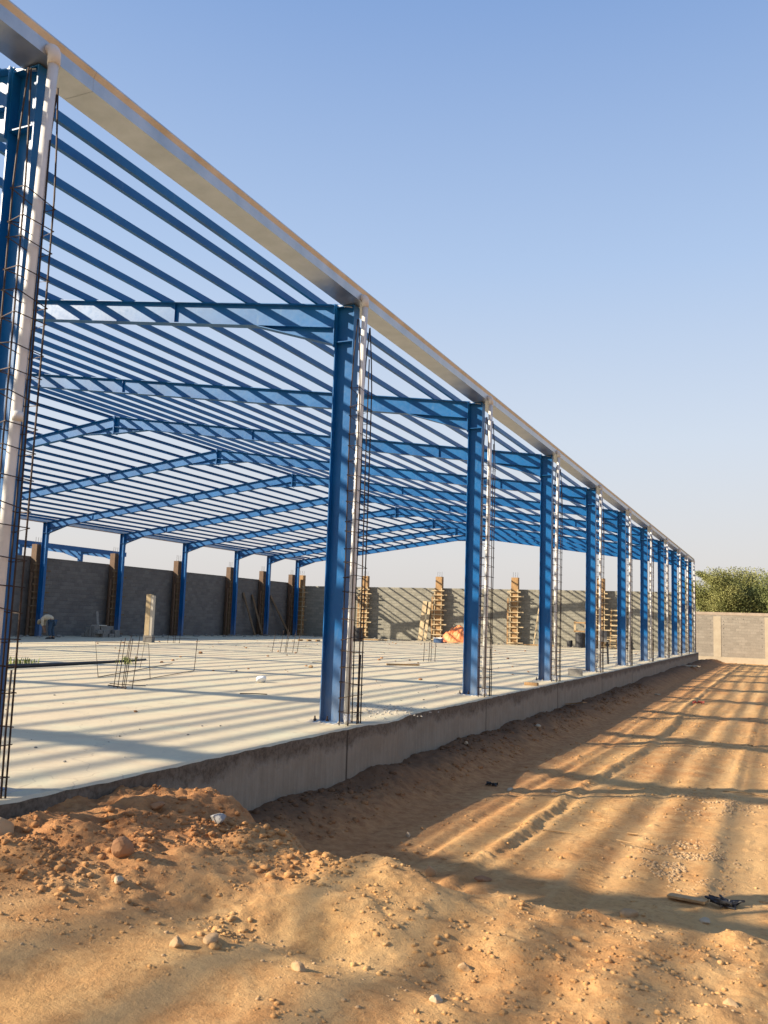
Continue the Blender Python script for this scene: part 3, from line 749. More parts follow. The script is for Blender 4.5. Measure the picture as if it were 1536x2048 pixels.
h1 = MB(); h1.tube([(-7.49, 9.99, 0.02), (-7.55, 9.9, 0.76), (-6.62, 10.5, 0.75), (-6.61, 10.61, 0.02)], 0.0075, 6)
h1.tube([(-7.49, 9.99, 0.02), (-9.7, 15.4, 0.03)], 0.010, 6)
o = h1.build("bent_rebar", REBAR, None, smooth=True); tag(o, "left hoop of thin bent rebar standing on the floor near the starter bars", "rebar", "bent rebar hoops")
h2 = MB(); h2.tube([(-6.17, 9.41, 0.02), (-7.56, 13.48, 0.02), (-7.60, 13.6, 0.80)], 0.0085, 6); h2.tube([(-7.60, 13.6, 0.80), (-8.9, 13.2, 0.79), (-8.97, 13.15, 0.02)], 0.0065, 6)
o = h2.build("bent_rebar", REBAR, None, smooth=True); tag(o, "right hoop of thin bent rebar, its base bar running along the floor", "rebar", "bent rebar hoops")

# dark hose line lying on the floor
hp = MB(); pts = []
for i in range(15):
    t = i/14; pts.append((-10.9 + 0.5*math.sin(t*2.2) - 1.1*t, 9.4 + 7.2*t, 0.055 - 0.03*t))
hp.tube(pts, [0.060 - 0.035*(i/14) for i in range(15)], 8)
o = hp.build("hose", BLACKP, None, smooth=True); tag(o, "long dark hose lying across the pale floor at the left", "hose")
def tuft(loc, n, h, label, sp=0.25):
    m = MB(); r = random.Random(int(abs(loc[0]*100)))
    for i in range(n):
        x = r.gauss(0, sp*0.5); y = r.gauss(0, sp*0.5); a = r.uniform(0, 6.28); hh = h*r.uniform(.5, 1.1); dx = math.cos(a)*hh*.4; dy = math.sin(a)*hh*.4; wx = -math.sin(a)*.012; wy = math.cos(a)*.012
        m.add([(x-wx, y-wy, 0), (x+wx, y+wy, 0), (x+dx*.5+wx, y+dy*.5+wy, hh*.7), (x+dx, y+dy, hh), (x+dx*.5-wx, y+dy*.5-wy, hh*.7)], [(0, 1, 2, 3, 4)])
    o = m.build("weed_tuft", WEED, None, loc); tag(o, label, "weed"); return o
tuft((-11.9, 11.9, 0.0), 90, 0.20, "yellow-green weeds growing by the dark hose at the left edge", 0.6)
tuft((-10.6, 14.6, 0.0), 26, 0.24, "dry thin weed by the far part of the dark hose", 0.3)
wd = MB(); wd.tube([(-0.36, 8.2, 0.0), (-0.26, 8.3, 0.12), (-0.1, 8.42, 0.28), (-0.2, 8.46, 0.36)], 0.007, 5); wd.tube([(-0.22, 8.32, 0.15), (-0.36, 8.4, 0.30)], 0.005, 5)
# a bent tie wire standing by the cage
o = wd.build("tie_wire", REBAR, None, (0.26, -2.0, 0)); tag(o, "bent tie wire sticking up beside the foot of the first whole column", "wire")

def stone(loc, r3, mat, label, seed, sub=2, name="stone", cat="stone", group=None):
    m = MB(); blob(m, (0, 0, 0), r3, random.Random(seed), sub, 0.05, 11)
    o = m.build(name, mat, None, loc, smooth=(sub < 3)); tag(o, label, cat, group); return o
stone((-4.47, 11.62, 0.075), (0.17, 0.14, 0.09), PLASTIC, "crumpled white plastic bag lying alone on the pale floor", 4, 2, "plastic_bag", "plastic bag")
o = MB().beam((-5.75, 21.2, 0.03), (-4.9, 21.9, 0.03), 0.07, 0.05).build("timber_offcut", WOOD); tag(o, "short dark timber offcut on the floor between the first two whole columns", "timber")
o = MB().box(-0.16, 0.16, -0.07, 0.07, 0.0, 0.07).build("timber_offcut", PLYW, None, (0.36, 15.95, 0), bevel=0.01); tag(o, "small yellowish timber block on the floor edge before the third column", "timber")
bk = empty("concrete_block", (0.30, 21.1, 0), "grey hollow concrete block on the floor edge between the third and fourth columns", "block", rz=0.12)
m = MB()
m.box(-0.2, 0.2, -0.1, -0.07, 0, 0.2); m.box(-0.2, 0.2, 0.07, 0.1, 0, 0.2)
for x in (-0.2, -0.015, 0.17): m.box(x, x+0.03, -0.0699, 0.0699, 0, 0.2)
m.build("block_shell", CBLK, bk)
# rubble heap on the slab edge between the first two columns
rb = MB(); r = random.Random(5)
for i in range(150):
    a = r.gauss(0, 0.30); b = r.gauss(0, 0.55); wd_ = r.uniform(0.008, 0.035)
    blob(rb, (a, b, wd_*0.2), (wd_*0.8, wd_*0.9, wd_*0.4), r, 1)
o = rb.build("mortar_rubble", CONC, None, (0.12, 8.0, 0)); tag(o, "thin scatter of grey mortar crumbs on the floor edge after the first whole column", "rubble", kind="stuff")

def floor_field(name, n, x0, x1, y0, y1, smax, mat, label, sd):
    r_ = random.Random(sd); m = MB(); k = 0
    while k < n:
        x = r_.uniform(x0, x1); y = r_.uniform(y0, y1)
        if math.sin(x*1.3+sd)+math.sin(y*0.7+x*0.4) + r_.uniform(-1, 1) < 0.6: continue
        w_ = smax * r_.random()**2.5 + 0.005; blob(m, (x, y, w_*0.3), (w_, w_*0.8, w_*0.5), r_, 1); k += 1
    o_ = m.build(name, mat); tag(o_, label, "rubble", kind="stuff")
floor_field("floor_crumbs", 90, -9, 0.5, 0.5, 14, 0.018, CBLK, "small grey crumbs scattered over the near floor", 3)
floor_field("floor_crumbs", 260, -24, 0.4, 14, 50, 0.07, STONE_B, "brown crumbs and lumps scattered over the far floor", 4)
for i_, (x_, y_, w_, c_, lab_) in enumerate(((-2.6, 5.3, 0.035, STONE_B, "small brown lump on the near floor left of the first whole column"), (-13.5, 22.0, 0.10, STONE_B, "brown lump on the middle of the floor"), (-6.5, 17.6, 0.09, STONE_A, "tan lump on the floor just left of the crumpled white bag's far side"))):
    stone((x_, y_, w_*0.4), (w_, w_*0.8, w_*0.7), c_, lab_, 300+i_, 2, "clod", "clod")
for i_, (x0_, y0_, a_, L_) in enumerate(((-3.2, 8.9, 0.3, 0.5), (-8.0, 20.4, 1.2, 0.9), (-1.6, 17.3, 0.8, 0.6), (-16.5, 33.0, 0.2, 1.4), (-10.0, 30.5, 2.0, 1.2), (-4.0, 34.0, 0.5, 1.0))):
    o_ = MB().tube([(0, 0, 0.012), (L_*0.5*math.cos(a_), L_*0.5*math.sin(a_), 0.02), (L_*math.cos(a_+0.15), L_*math.sin(a_+0.15), 0.012)], 0.009, 5).build("loose_bar", REBAR, None, (x0_, y0_, 0))
    tag(o_, ("short loose bar lying nearest the first whole column", "loose bar lying between the two middle starter bar clusters", "loose bar lying between the second and third whole columns", "long loose bar lying out on the far left of the floor", "loose bar lying far out behind the first whole column", "loose bar lying on the far floor behind the third whole column")[i_], "rebar")
# standing pale column form on a dark plinth
pf = empty("standing_form", (-22.1, 29.75, 0), "pale upright box form standing alone on the floor in front of the shaded wall", "form box", rz=0.3)
MB().box(-0.22, 0.22, -0.2, 0.2, 0.0, 0.32).build("base_block", CBLK, pf)
MB().box(-0.2, 0.03, -0.15, 0.15, 0.323, 2.3).build("box_panel", PALEW, pf)
MB().box(0.033, 0.16, -0.14, 0.14, 0.323, 2.24).build("side_panel", CONC, pf)

# low pile of blocks and a leaning spade by the left wall
pb = empty("block_pile", (-28.3, 33.6, 0), "low dark pile of blocks at the foot of the left wall", "block pile")
r = random.Random(9); q = None
for i in range(5):
    for j in range(4):
        for l in range(3 if i in (1, 2, 3) else 2):
            if r.random() < 0.15: continue
            if q is None: q = MB().box(-0.1, 0.1, -0.2, 0.2, 0, 0.2).build("block", CBLK, pb, bevel=0.008); o = q
            else: o = q.copy(); C.objects.link(o); o.parent = pb
            o.location = (-0.45+i*0.23+r.uniform(-.02, .02), -0.9+j*0.45+r.uniform(-.03, .03), l*0.2); o.rotation_euler = (0, 0, r.uniform(-.06, .06))
sp = empty("mortar_board", (-28.2, 33.1, 0.61), "pale mortar board on the low block pile with a grey plank upright on it", "board")
MB().box(-0.28, 0.28, -0.3, 0.3, 0.0, 0.05).build("board", CONC, sp)
MB().beam((-0.1, 0.0, 0.05), (-0.25, 0.02, 0.78), 0.16, 0.03).build("plank", CBLK, sp)

# leaning scaffold boards on the left wall
def lean_board(x, y0, y1, zt_, label, wd=0.22, mat=None, name="scaffold_board"):
    m = MB(); m.beam((x+0.75, y0, 0.02), (WX+0.06, y1, zt_), 0.04, wd, (0, 1, 0))
    o = m.build(name, mat or DARKW); tag(o, label, "board", "boards leaning on the walls"); return o
lean_board(WX, 51.0, 50.2, 3.1, "dark narrow board leaning on the left wall, left of a pair")
lean_board(WX, 52.0, 51.4, 3.0, "wider board leaning on the left wall, right of its pair")
lean_board(WX, 56.0, 54.0, 3.0, "board leaning steeply to the right on the left wall before the corner")
def lean_end(x0, x1, y0, zt_, label, wd, mat, th=0.04):
    m = MB(); m.beam((x0, y0, 0.02), (x1, 57.84, zt_), wd, th, (0, -1, 0.2))
    o = m.build("leaning_board", mat); tag(o, label, "board", "boards leaning on the walls"); return o
lean_end(-19.0, -18.95, 57.1, 2.95, "broad pale form panel leaning on the end wall left of the tarpaulin heap", 0.34, PALEW)
lean_end(-18.62, -18.55, 57.1, 2.9, "narrow pale form panel leaning beside the broad one on the end wall", 0.22, PALEW)
lean_end(-10.3, -10.05, 56.9, 3.7, "long thin stick leaning on the end wall left of the third blue column", 0.07, PALEW)
lean_end(-15.2, -14.4, 56.6, 2.6, "thin pole leaning on the end wall behind the orange tarpaulin", 0.06, PALEW)

# orange tarpaulin heap
m = MB(); N = 44; V = []; F = []
xs_ = np.linspace(-1.45, 1.45, N); ys_ = np.linspace(-1.2, 1.2, N)
XX, YY = np.meshgrid(xs_, ys_)
rr = np.sqrt((XX/1.4)**2 + (YY/1.1)**2)
prof = np.interp(rr, [0, 0.35, 0.7, 1.0, 1.2], [1.1, 0.98, 0.55, 0.06, 0.02])
ZZ = prof * (1 + 0.22*fbm(XX*2.2, YY*2.2, 3, 77)) + 0.13*np.abs(fbm(XX*5, YY*5, 2, 79))*np.clip(prof*2, 0, 1) + 0.02
for i in range(N):
    for j in range(N): V.append((XX[i, j], YY[i, j], max(0.01, ZZ[i, j])))
for i in range(N-1):
    for j in range(N-1):
        if rr[i, j] < 1.15: a = i*N+j; F.append((a, a+1, a+N+1, a+N))
m.add(V, F); o = m.build("tarpaulin_heap", TARP, None, (-15.1, 54.6, 0)); tag(o, "crumpled orange tarpaulin heap in front of the end wall", "tarpaulin")
ck = empty("toolbox", (-15.9, 52.8, 0), "small dark blue box on the floor at the left foot of the orange heap", "box")
MB().box(-0.3, 0.3, -0.2, 0.2, 0, 0.3).build("case", BLUEP, ck, bevel=0.02); MB().box(-0.31, 0.31, -0.21, 0.21, 0.303, 0.36).build("lid", PLASTIC, ck)
for i, (x0, x1, y, lab) in enumerate(((-15.2, -13.0, 52.6, "long pale timber lying in front of the orange heap"), (-21.4, -19.4, 51.5, "timber lying at the far edge of the floor right of the blue drums"), (-20.3, -18.9, 54.5, "dark timber lying at the foot of the end wall left of the leaning panels"), (-10.9, -8.8, 56.5, "dark board lying at the foot of the end wall behind the third column"))):
    o = MB().beam((x0, y, 0.05), (x1, y+0.5, 0.05), 0.18, 0.08).build("timber", PALEW if i % 2 == 0 else WOOD); tag(o, lab, "timber")

# drums behind the first column
def drum(loc, r_, h, mat, label, name="drum"):
    m = MB(); pr_ = [(r_, 0.0), (r_, h*0.31), (r_*1.04, h*0.33), (r_, h*0.35), (r_, h*0.64), (r_*1.04, h*0.66), (r_, h*0.68), (r_, h*0.98), (r_*0.97, h)]
    n_ = 18; V = [(p*math.cos(2*math.pi*k/n_), p*math.sin(2*math.pi*k/n_), z) for p, z in pr_ for k in range(n_)]
    F = [(i*n_+k, i*n_+(k+1) % n_, (i+1)*n_+(k+1) % n_, (i+1)*n_+k) for i in range(len(pr_)-1) for k in range(n_)]
    F += [tuple(range(n_-1, -1, -1)), tuple((len(pr_)-1)*n_+k for k in range(n_))]
    m.add(V, F); root = empty(name, loc, label, "drum")
    m.build("drum_body", mat, root, smooth=False)
    MB().tube([(r_*.5, 0, h), (r_*.5, 0, h+0.03)], 0.05, 10).build("bung", BLACKP, root)
    return root
drum((-20.3, 47.4, 0), 0.30, 0.92, BLUEP, "dark blue drum just right of the first downpipe, left of two")
drum((-19.55, 47.6, 0), 0.30, 0.88, BLACKP, "black drum just right of the first downpipe, right of two")
stone((-20.9, 46.8, 0.2), (0.2, 0.2, 0.22), PLASTIC, "white cloth bundle at the foot of the blue drum", 14, 2, "cloth_bundle", "bundle")
drum((-7.0, 56.8, 0), 0.34, 1.0, BLACKP, "black drum against the end wall carrying a yellow timber frame")
cr = empty("timber_crate", (-7.0, 56.8, 1.031), "yellow timber frame crate standing on the black drum", "crate")
for z in (0.03, 0.62):
    for y in (-0.25, 0.25): MB().box(-0.4, 0.4, y-0.03, y+0.03, z, z+0.09).build("rail", PLYW, cr)
for x in (-0.37, 0.37):
    for y in (-0.19, 0.19): MB().box(x-0.035, x+0.035, y-0.03, y+0.03, 0.0, 0.75).build("post", PALEW, cr)
drum((-7.75, 56.9, 0), 0.2, 0.45, BLACKP, "small black bucket beside the tall black drum at the end wall", "bucket")
# ladder and stool of raw timber
def rungs(name, loc, h, w_, n_, label, cat, rot=0.0):
    root = empty(name, loc, label, cat)
    for x in (-w_/2, w_/2): MB().beam((x, 0, 0.0), (x, 0.35*rot, h), 0.09, 0.05, (0, 1, 0)).build("rail", PLYW, root)
    for i in range(n_):
        z = h*(i+0.6)/n_; MB().box(-w_/2-0.03, w_/2+0.03, -0.09+0.35*rot*z/h, -0.03+0.35*rot*z/h, z-0.05, z+0.05).build("rung", PALEW, root)
    return root
rungs("ladder", (-4.75, 57.3, 0), 2.75, 0.62, 8, "raw timber ladder leaning on the end wall behind the fifth blue column", "ladder", 1.2)
st = rungs("trestle", (-4.85, 56.3, 0), 0.75, 0.8, 3, "low pale timber trestle in front of the ladder at the end wall", "trestle")
MB().box(-0.46, 0.46, -0.2, 0.2, 0.76, 0.80).build("top_board", PALEW, st)
# grey topped saw-horse near the fourth column
sh = empty("sawhorse", (-0.75, 31.2, 0), "dark sawhorse with a grey sheet, just right of the fourth blue column", "sawhorse", rz=0.2)
MB().box(-0.22, 0.20, -0.35, 0.35, 0.86, 0.89).build("top_sheet", CBLK, sh)
MB().box(-0.2, 0.14, -0.30, -0.27, 0.893, 1.3).build("back_sheet", CBLK, sh)
for (x, y) in ((-0.18, -0.3), (0.17, -0.3), (-0.18, 0.3), (0.17, 0.3)):
    MB().beam((x*1.1, y, 0.0), (x*0.9, y*0.7, 0.86), 0.05, 0.05).build("leg", BLACKP, sh)
MB().beam((-0.2, -0.26, 0.45), (0.2, -0.26, 0.45), 0.03, 0.04).build("brace", BLACKP, sh)
pt = empty("pallet", (-20.9, 43.5, 0), "low wooden pallet on the floor left of the first whole column", "pallet", rz=0.3)
for i in range(5): MB().box(-0.6, 0.6, -0.5+i*0.22, -0.5+i*0.22+0.12, 0.09, 0.11).build("deck_board", PALEW, pt)
for i in range(3): MB().box(-0.6+i*0.55, -0.5+i*0.55, -0.5, 0.5, 0.0, 0.088).build("bearer", WOOD, pt)
# rubbish strips at the foot of the walls
r = random.Random(21); db = MB()
for i in range(120):
    x = r.uniform(-29, -4); y = 57.2 - abs(r.gauss(0, 0.9)); s_ = r.uniform(0.03, 0.12)
    blob(db, (x, y, s_*0.3), (s_, s_, s_*0.5), r, 1)
for i in range(110):
    x = -29.6 + abs(r.gauss(0, 0.8)); y = r.uniform(26, 57); s_ = r.uniform(0.03, 0.14)
    blob(db, (x, y, s_*0.3), (s_, s_, s_*0.6), r, 1)
o = db.build("wall_foot_rubble", CBLK); tag(o, "loose rubble strewn along the foot of the walls", "rubble", kind="stuff")

# ------------------------------------------------------------------ the bending worker
def skin(name, pts, edges, radii, mat, parent, sub=2):
    me_ = bpy.data.meshes.new(name); me_.from_pydata(pts, edges, []); me_.update()
    o_ = bpy.data.objects.new(name, me_); C.objects.link(o_); o_.parent = parent
    md = o_.modifiers.new("Skin", 'SKIN'); md.use_smooth_shade = True
    for i, rd in enumerate(radii):
        me_.skin_vertices[0].data[i].radius = (rd, rd) if not hasattr(rd, '__len__') else rd
        me_.skin_vertices[0].data[i].use_root = (i == 0)
    s_ = o_.modifiers.new("Subdivision", 'SUBSURF'); s_.levels = sub; s_.render_levels = sub
    me_.materials.append(mat)
    return o_
PX, PY = -26.5, 27.8
per = empty("person", (PX, PY, 0), "person bending forward near the left wall in a tan shirt and dark blue trousers", "person", rz=0.42)
# local: +x right in the picture, the back bows up and the head hangs to the left
P = {0: (0.10, 0, 0.86), 1: (-0.04, 0, 1.02), 2: (-0.22, 0, 1.04), 3: (-0.36, 0, 0.96), 4: (-0.44, 0, 0.88), 5: (-0.53, 0, 0.78),
     6: (0.10, -0.10, 0.80), 7: (0.02, -0.12, 0.44), 8: (0.10, -0.13, 0.07), 9: (0.10, 0.10, 0.80), 10: (0.06, 0.13, 0.44), 11: (0.16, 0.14, 0.07),
     12: (-0.33, -0.17, 0.95), 13: (-0.30, -0.21, 0.68), 14: (-0.22, -0.17, 0.45), 15: (-0.33, 0.17, 0.95), 16: (-0.36, 0.21, 0.68), 17: (-0.28, 0.15, 0.45),
     18: (-0.04, -0.14, 0.03), 19: (0.02, 0.15, 0.03), 20: (-0.20, -0.15, 0.36), 21: (-0.26, 0.13, 0.36)}
Eg = [(0,1),(1,2),(2,3),(3,4),(4,5),(0,6),(6,7),(7,8),(8,18),(0,9),(9,10),(10,11),(11,19),(3,12),(12,13),(13,14),(14,20),(3,15),(15,16),(16,17),(17,21)]
Rd = [0.13,0.14,0.14,0.11,0.055,0.095,0.085,0.06,0.045,0.085,0.06,0.045,0.055,0.042,0.035,0.055,0.042,0.035,0.04,0.04,0.03,0.03]
skin("person_body", [P[i] for i in range(22)], Eg, Rd, SKIN, per)
skin("shirt", [P[0], P[1], P[2], P[3], P[12], P[13], P[15], P[16], (-0.31, -0.20, 0.6), (-0.34, 0.19, 0.6)], [(0,1),(1,2),(2,3),(3,4),(4,5),(3,6),(6,7),(5,8),(7,9)], [0.165,0.17,0.175,0.15,0.085,0.07,0.085,0.07,0.065,0.065], SHIRT, per)
skin("trousers", [(0.10,0,0.84), P[6], P[7], (0.09,-0.13,0.12), P[9], P[10], (0.15,0.14,0.12)], [(0,1),(1,2),(2,3),(0,4),(4,5),(5,6)], [0.16,0.115,0.09,0.075,0.115,0.09,0.075], TROUS, per)
m = MB(); blob(m, (-0.53, 0, 0.79), (0.12, 0.115, 0.13), random.Random(2), 2, 0.02); m.build("head_cloth", PALEW, per, smooth=True)
for s_, i in ((-1, 20), (1, 21)):
    for k in range(5):
        a = P[i]; dx = (k-2)*0.018; L_ = [0.055, 0.075, 0.08, 0.075, 0.06][k]
        m = MB(); m.tube([(a[0]+dx, a[1], a[2]+0.01), (a[0]+dx*1.2, a[1], a[2]-L_*0.6), (a[0]+dx*1.2+0.012, a[1], a[2]-L_)], [0.010, 0.009, 0.007], 6); m.build("finger", SKIN, per, smooth=True)
for s_, a in ((-1, P[18]), (1, P[19])):
    m = MB(); m.prism([(a[0]-0.08, 0.0), (a[0]+0.18, 0.0), (a[0]+0.17, 0.07), (a[0]+0.10, 0.10), (a[0]-0.02, 0.075), (a[0]-0.08, 0.04)], 'y', a[1]-0.05, a[1]+0.05); m.build("shoe", BLACKP, per)

# ------------------------------------------------------------------ stones, sticks and litter of the yard
def on_ground(x, y, up=0.0): return (x, y, gz(x, y) + up)
def ray_ground(px, py):
    """pixel of the full-size photo -> first hit on the terrain"""
    d = FW + R2*((px-768)/1775.76) - U2*((py-1024)/1775.76); o_ = Vector((5.8927, -5.0657, 1.4195))
    t = np.concatenate([np.arange(1.5, 12, 0.015), np.arange(12, 110, 0.1)])
    X_ = o_.x + d.x*t; Y_ = o_.y + d.y*t; Z_ = o_.z + d.z*t
    k = int(np.argmax(Z_ < ground_z(X_, Y_)))
    return (float(X_[k]), float(Y_[k]))
stones = [
 (858, 1752, .062, .05, .085, STONE_A, "upright egg-shaped tan stone standing on the crest of the heap"),
 (968, 1762, .085, .05, .045, STONE_B, "reddish clod just right of the upright tan stone"),
 (245, 1712, .085, .07, .085, STONE_B, "pointed red-brown clod on the left part of the heap"),
 (437, 1640, .10, .08, .055, STONE_C, "grey stone near the top of the heap by the foundation"),
 (-4, 1668, .14, .12, .11, STONE_A, "large tan rock cut off by the left edge of the picture"),
 (236, 1762, .045, .04, .025, STONE_D, "small flat pale stone low on the left of the heap"),
 (352, 1893, .055, .05, .045, STONE_A, "rounded tan stone in the foreground, left of two"),
 (421, 1887, .055, .05, .045, STONE_A, "rounded tan stone in the foreground, right of two"),
 (1258, 1832, .095, .06, .05, STONE_A, "pale lumpy clod on the crest at the right"),
 (1410, 1845, .07, .05, .03, STONE_D, "flat pale stone on the crest below the black litter"),
 (930, 1940, .05, .04, .035, STONE_A, "tan stone in the lower right foreground"),
 (872, 2003, .055, .04, .03, STONE_D, "whitish stone at the very bottom of the picture"),
 (598, 1942, .05, .04, .03, STONE_A, "tan stone low in the middle foreground"),
 (312, 1620, .075, .06, .05, STONE_B, "brown clod on the ridge of the heap against the foundation"),
 (1075, 1455, .085, .07, .05, STONE_D, "white stone in the shade by the foundation"),
 (932, 1492, .045, .04, .035, STONE_D, "small white stone in the shade nearest the heap"),
 (816, 1673, .045, .035, .035, STONE_D, "small white stone at the sunlit edge of the rut ground"),
 (1020, 1580, .09, .05, .03, STONE_D, "flat white stone on the near shadow band"),
 (1108, 1585, .07, .05, .03, STONE_D, "pale stone right of the flat white one on the shadow band"),
 (1460, 2010, .05, .035, .03, STONE_A, "tan stone in the bottom right corner of the ground"),
]
for i, (px, py, a, b, c_, mt, lab) in enumerate(stones):
    x, y = ray_ground(px, py)
    o = stone((x, y, gz(x, y) + c_*0.25), (a, b, c_), mt, lab, 100+i, 3, "clod" if "clod" in lab else "stone", "clod" if "clod" in lab else "stone", "loose stones of the yard")

def litter(px, py, build, name, mat, label, cat, up=0.01, rz=0.0):
    x, y = ray_ground(px, py)
    o = build().build(name, mat, None, (x, y, gz(x, y)+up)); o.rotation_euler = (0, 0, rz); tag(o, label, cat)
litter(1115, 1668, lambda: MB().tube([(-.17, 0, .01), (-.05, .01, .014), (.16, .03, .012)], [.012, .011, .006], 6), "stick", WOOD, "thick short stick lying beside the wheel rut", "stick")
litter(1330, 1712, lambda: MB().tube([(-.55, .35, .01), (-.3, .2, .02), (0, 0, .015)], [.006, .006, .003], 5), "twig", WOOD, "long thin twig pointing at the gravel patch", "stick")
def tangle():
    r_ = random.Random(6); m = MB()
    for k in range(7):
        pts = [(r_.uniform(-.16, .16), r_.uniform(-.09, .09), r_.uniform(.0, .07)) for _ in range(5)]
        m.tube(pts, 0.011, 5)
    return m
litter(1450, 1815, tangle, "cable_tangle", BLACKP, "black tangle of cable litter at the crest on the right", "litter")
litter(1385, 1808, lambda: MB().beam((-.2, .05, .02), (.12, -.03, .03), .1, .02), "board_scrap", WOOD, "brown scrap of board left of the black cable tangle", "litter")
def rag(sx, sy, sz, sd):
    def f():
        m = MB(); r_ = random.Random(sd); N_ = 9; V = []; F = []
        for i in range(N_):
            for j in range(N_):
                V.append(((i/(N_-1)-.5)*sx, (j/(N_-1)-.5)*sy, sz*r_.random()))
        for i in range(N_-1):
            for j in range(N_-1): a = i*N_+j; F.append((a, a+1, a+N_+1, a+N_))
        m.add(V, F); return m
    return f
litter(1397, 1408, rag(.34, .25, .10, 1), "rag", RED, "dark red rag lying on the sunlit yard in the middle distance", "rag", 0.0)
litter(1315, 1391, rag(.2, .15, .06, 2), "plastic_scrap", STONE_D, "white plastic scrap left of the red rag", "litter", 0.0)
litter(1385, 1335, rag(0.8, .6, .12, 3), "plastic_sheet", STONE_D, "dusty white plastic sheet in the shade at the far corner of the floor", "litter", 0.0)
litter(1150, 1416, lambda: MB().beam((-.25, .2, .05), (.3, -.25, .16), .14, .02), "board_scrap", WOOD, "tilted board scrap on the soil bank by the foundation", "litter")
litter(983, 1573, rag(.17, .10, .06, 4), "plastic_scrap", BLACKP, "dark plastic scrap at the corner of the foundation shadow", "litter", 0.0)
litter(1490, 1592, lambda: MB().tube([(-.3, .05, .01), (0, 0, .03), (.28, -.03, .01)], .009, 5), "twig", WOOD, "dark twig lying in the broad shadow band at the right", "stick")
litter(1265, 1672, lambda: MB().tube([(-.06, .0, .01), (.06, .01, .01)], .012, 5), "stick", WOOD, "short stub of stick in the sunlit middle of the yard", "stick")

# pebbles and crumbs nobody could count
vs_, fs_ = ico(1); V0 = np.array([tuple(v) for v in vs_]); F0 = np.array(fs_)
def pebble_field(name, n, sampler, size, mat, label):
    P_ = sampler(n); k = len(P_); s_ = size[0] * (size[1]/size[0]) ** (rng.rand(k)**2.2)
    A = rng.rand(k)*2*math.pi
    sc = np.stack([s_*(0.8+0.6*rng.rand(k)), s_*(0.7+0.4*rng.rand(k)), s_*(0.45+0.35*rng.rand(k))], -1)
    base = V0[None, :, :] * (1 + 0.5*(rng.rand(k, len(V0), 1)-0.5)) * sc[:, None, :]
    cx_ = np.cos(A)[:, None]; sx_ = np.sin(A)[:, None]
    X_ = base[:, :, 0]*cx_ - base[:, :, 1]*sx_ + P_[:, 0:1]; Y_ = base[:, :, 0]*sx_ + base[:, :, 1]*cx_ + P_[:, 1:2]
    zg = ground_z(P_[:, 0], P_[:, 1])
    Z_ = base[:, :, 2] + (zg + sc[:, 2]*0.1)[:, None]
    co = np.stack([X_, Y_, Z_], -1).reshape(-1, 3).astype(np.float32)
    fc = (F0[None, :, :] + (np.arange(k)*len(V0))[:, None, None]).reshape(-1).astype(np.int32); nf_ = len(fc)//3
    me_ = bpy.data.meshes.new(name); me_.vertices.add(len(co)); me_.vertices.foreach_set("co", co.reshape(-1))
    me_.loops.add(len(fc)); me_.loops.foreach_set("vertex_index", fc); me_.polygons.add(nf_)
    me_.polygons.foreach_set("loop_start", np.arange(0, nf_*3, 3, dtype=np.int32)); me_.polygons.foreach_set("loop_total", np.full(nf_, 3, dtype=np.int32))
    me_.update(calc_edges=True); me_.materials.append(mat)
    o_ = bpy.data.objects.new(name, me_); C.objects.link(o_); tag(o_, label, "gravel", kind="stuff")
def clumped(x0, x1, y0, y1, sd, thr):
    def f(n):
        x = x0 + (x1-x0)*rng.rand(n*4); y = y0 + (y1-y0)*rng.rand(n*4)
        kx = fbm(x*1.3, y*1.3, 3, sd); keep = (kx + 0.5*rng.rand(len(x))) > thr
        return np.stack([x, y], -1)[keep][:n]
    return f
def gauss(cx, cy, sx, sy):
    def f(n):
        x = cx + sx*rng.randn(n*3); y = cy + sy*rng.randn(n*3)
        keep = fbm(x*5, y*4, 2, 71) > -0.1
        return np.stack([x, y], -1)[keep][:n]
    return f
pebble_field("pebbles", 2200, clumped(1.6, 6.6, -2.8, 1.9, 61, 0.15), (0.003, 0.015), STONE_A, "tan pebbles scattered over the near heap")
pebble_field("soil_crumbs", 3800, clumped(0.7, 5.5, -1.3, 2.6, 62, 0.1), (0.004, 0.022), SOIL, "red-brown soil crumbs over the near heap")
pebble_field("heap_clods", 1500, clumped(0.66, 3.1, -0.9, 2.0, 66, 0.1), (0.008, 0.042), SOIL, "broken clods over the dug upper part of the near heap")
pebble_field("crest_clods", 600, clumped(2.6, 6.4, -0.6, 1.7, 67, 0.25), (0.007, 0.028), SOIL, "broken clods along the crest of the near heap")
pebble_field("gravel_patch", 1300, gauss(4.92, 4.75, 0.22, 0.40), (0.007, 0.026), STONE_A, "patch of pale broken gravel in the yard behind the crest")
pebble_field("gravel_patch", 480, gauss(4.9, 8.05, 0.30, 0.35), (0.008, 0.028), STONE_A, "smaller gravel patch beyond the broad shadow band")
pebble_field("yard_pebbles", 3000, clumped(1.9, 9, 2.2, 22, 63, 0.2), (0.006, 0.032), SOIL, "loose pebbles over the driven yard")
pebble_field("bank_crumbs", 2600, clumped(0.64, 1.5, 2.0, 30, 64, -0.1), (0.008, 0.05), SOIL, "crumbly soil banked along the foundation")

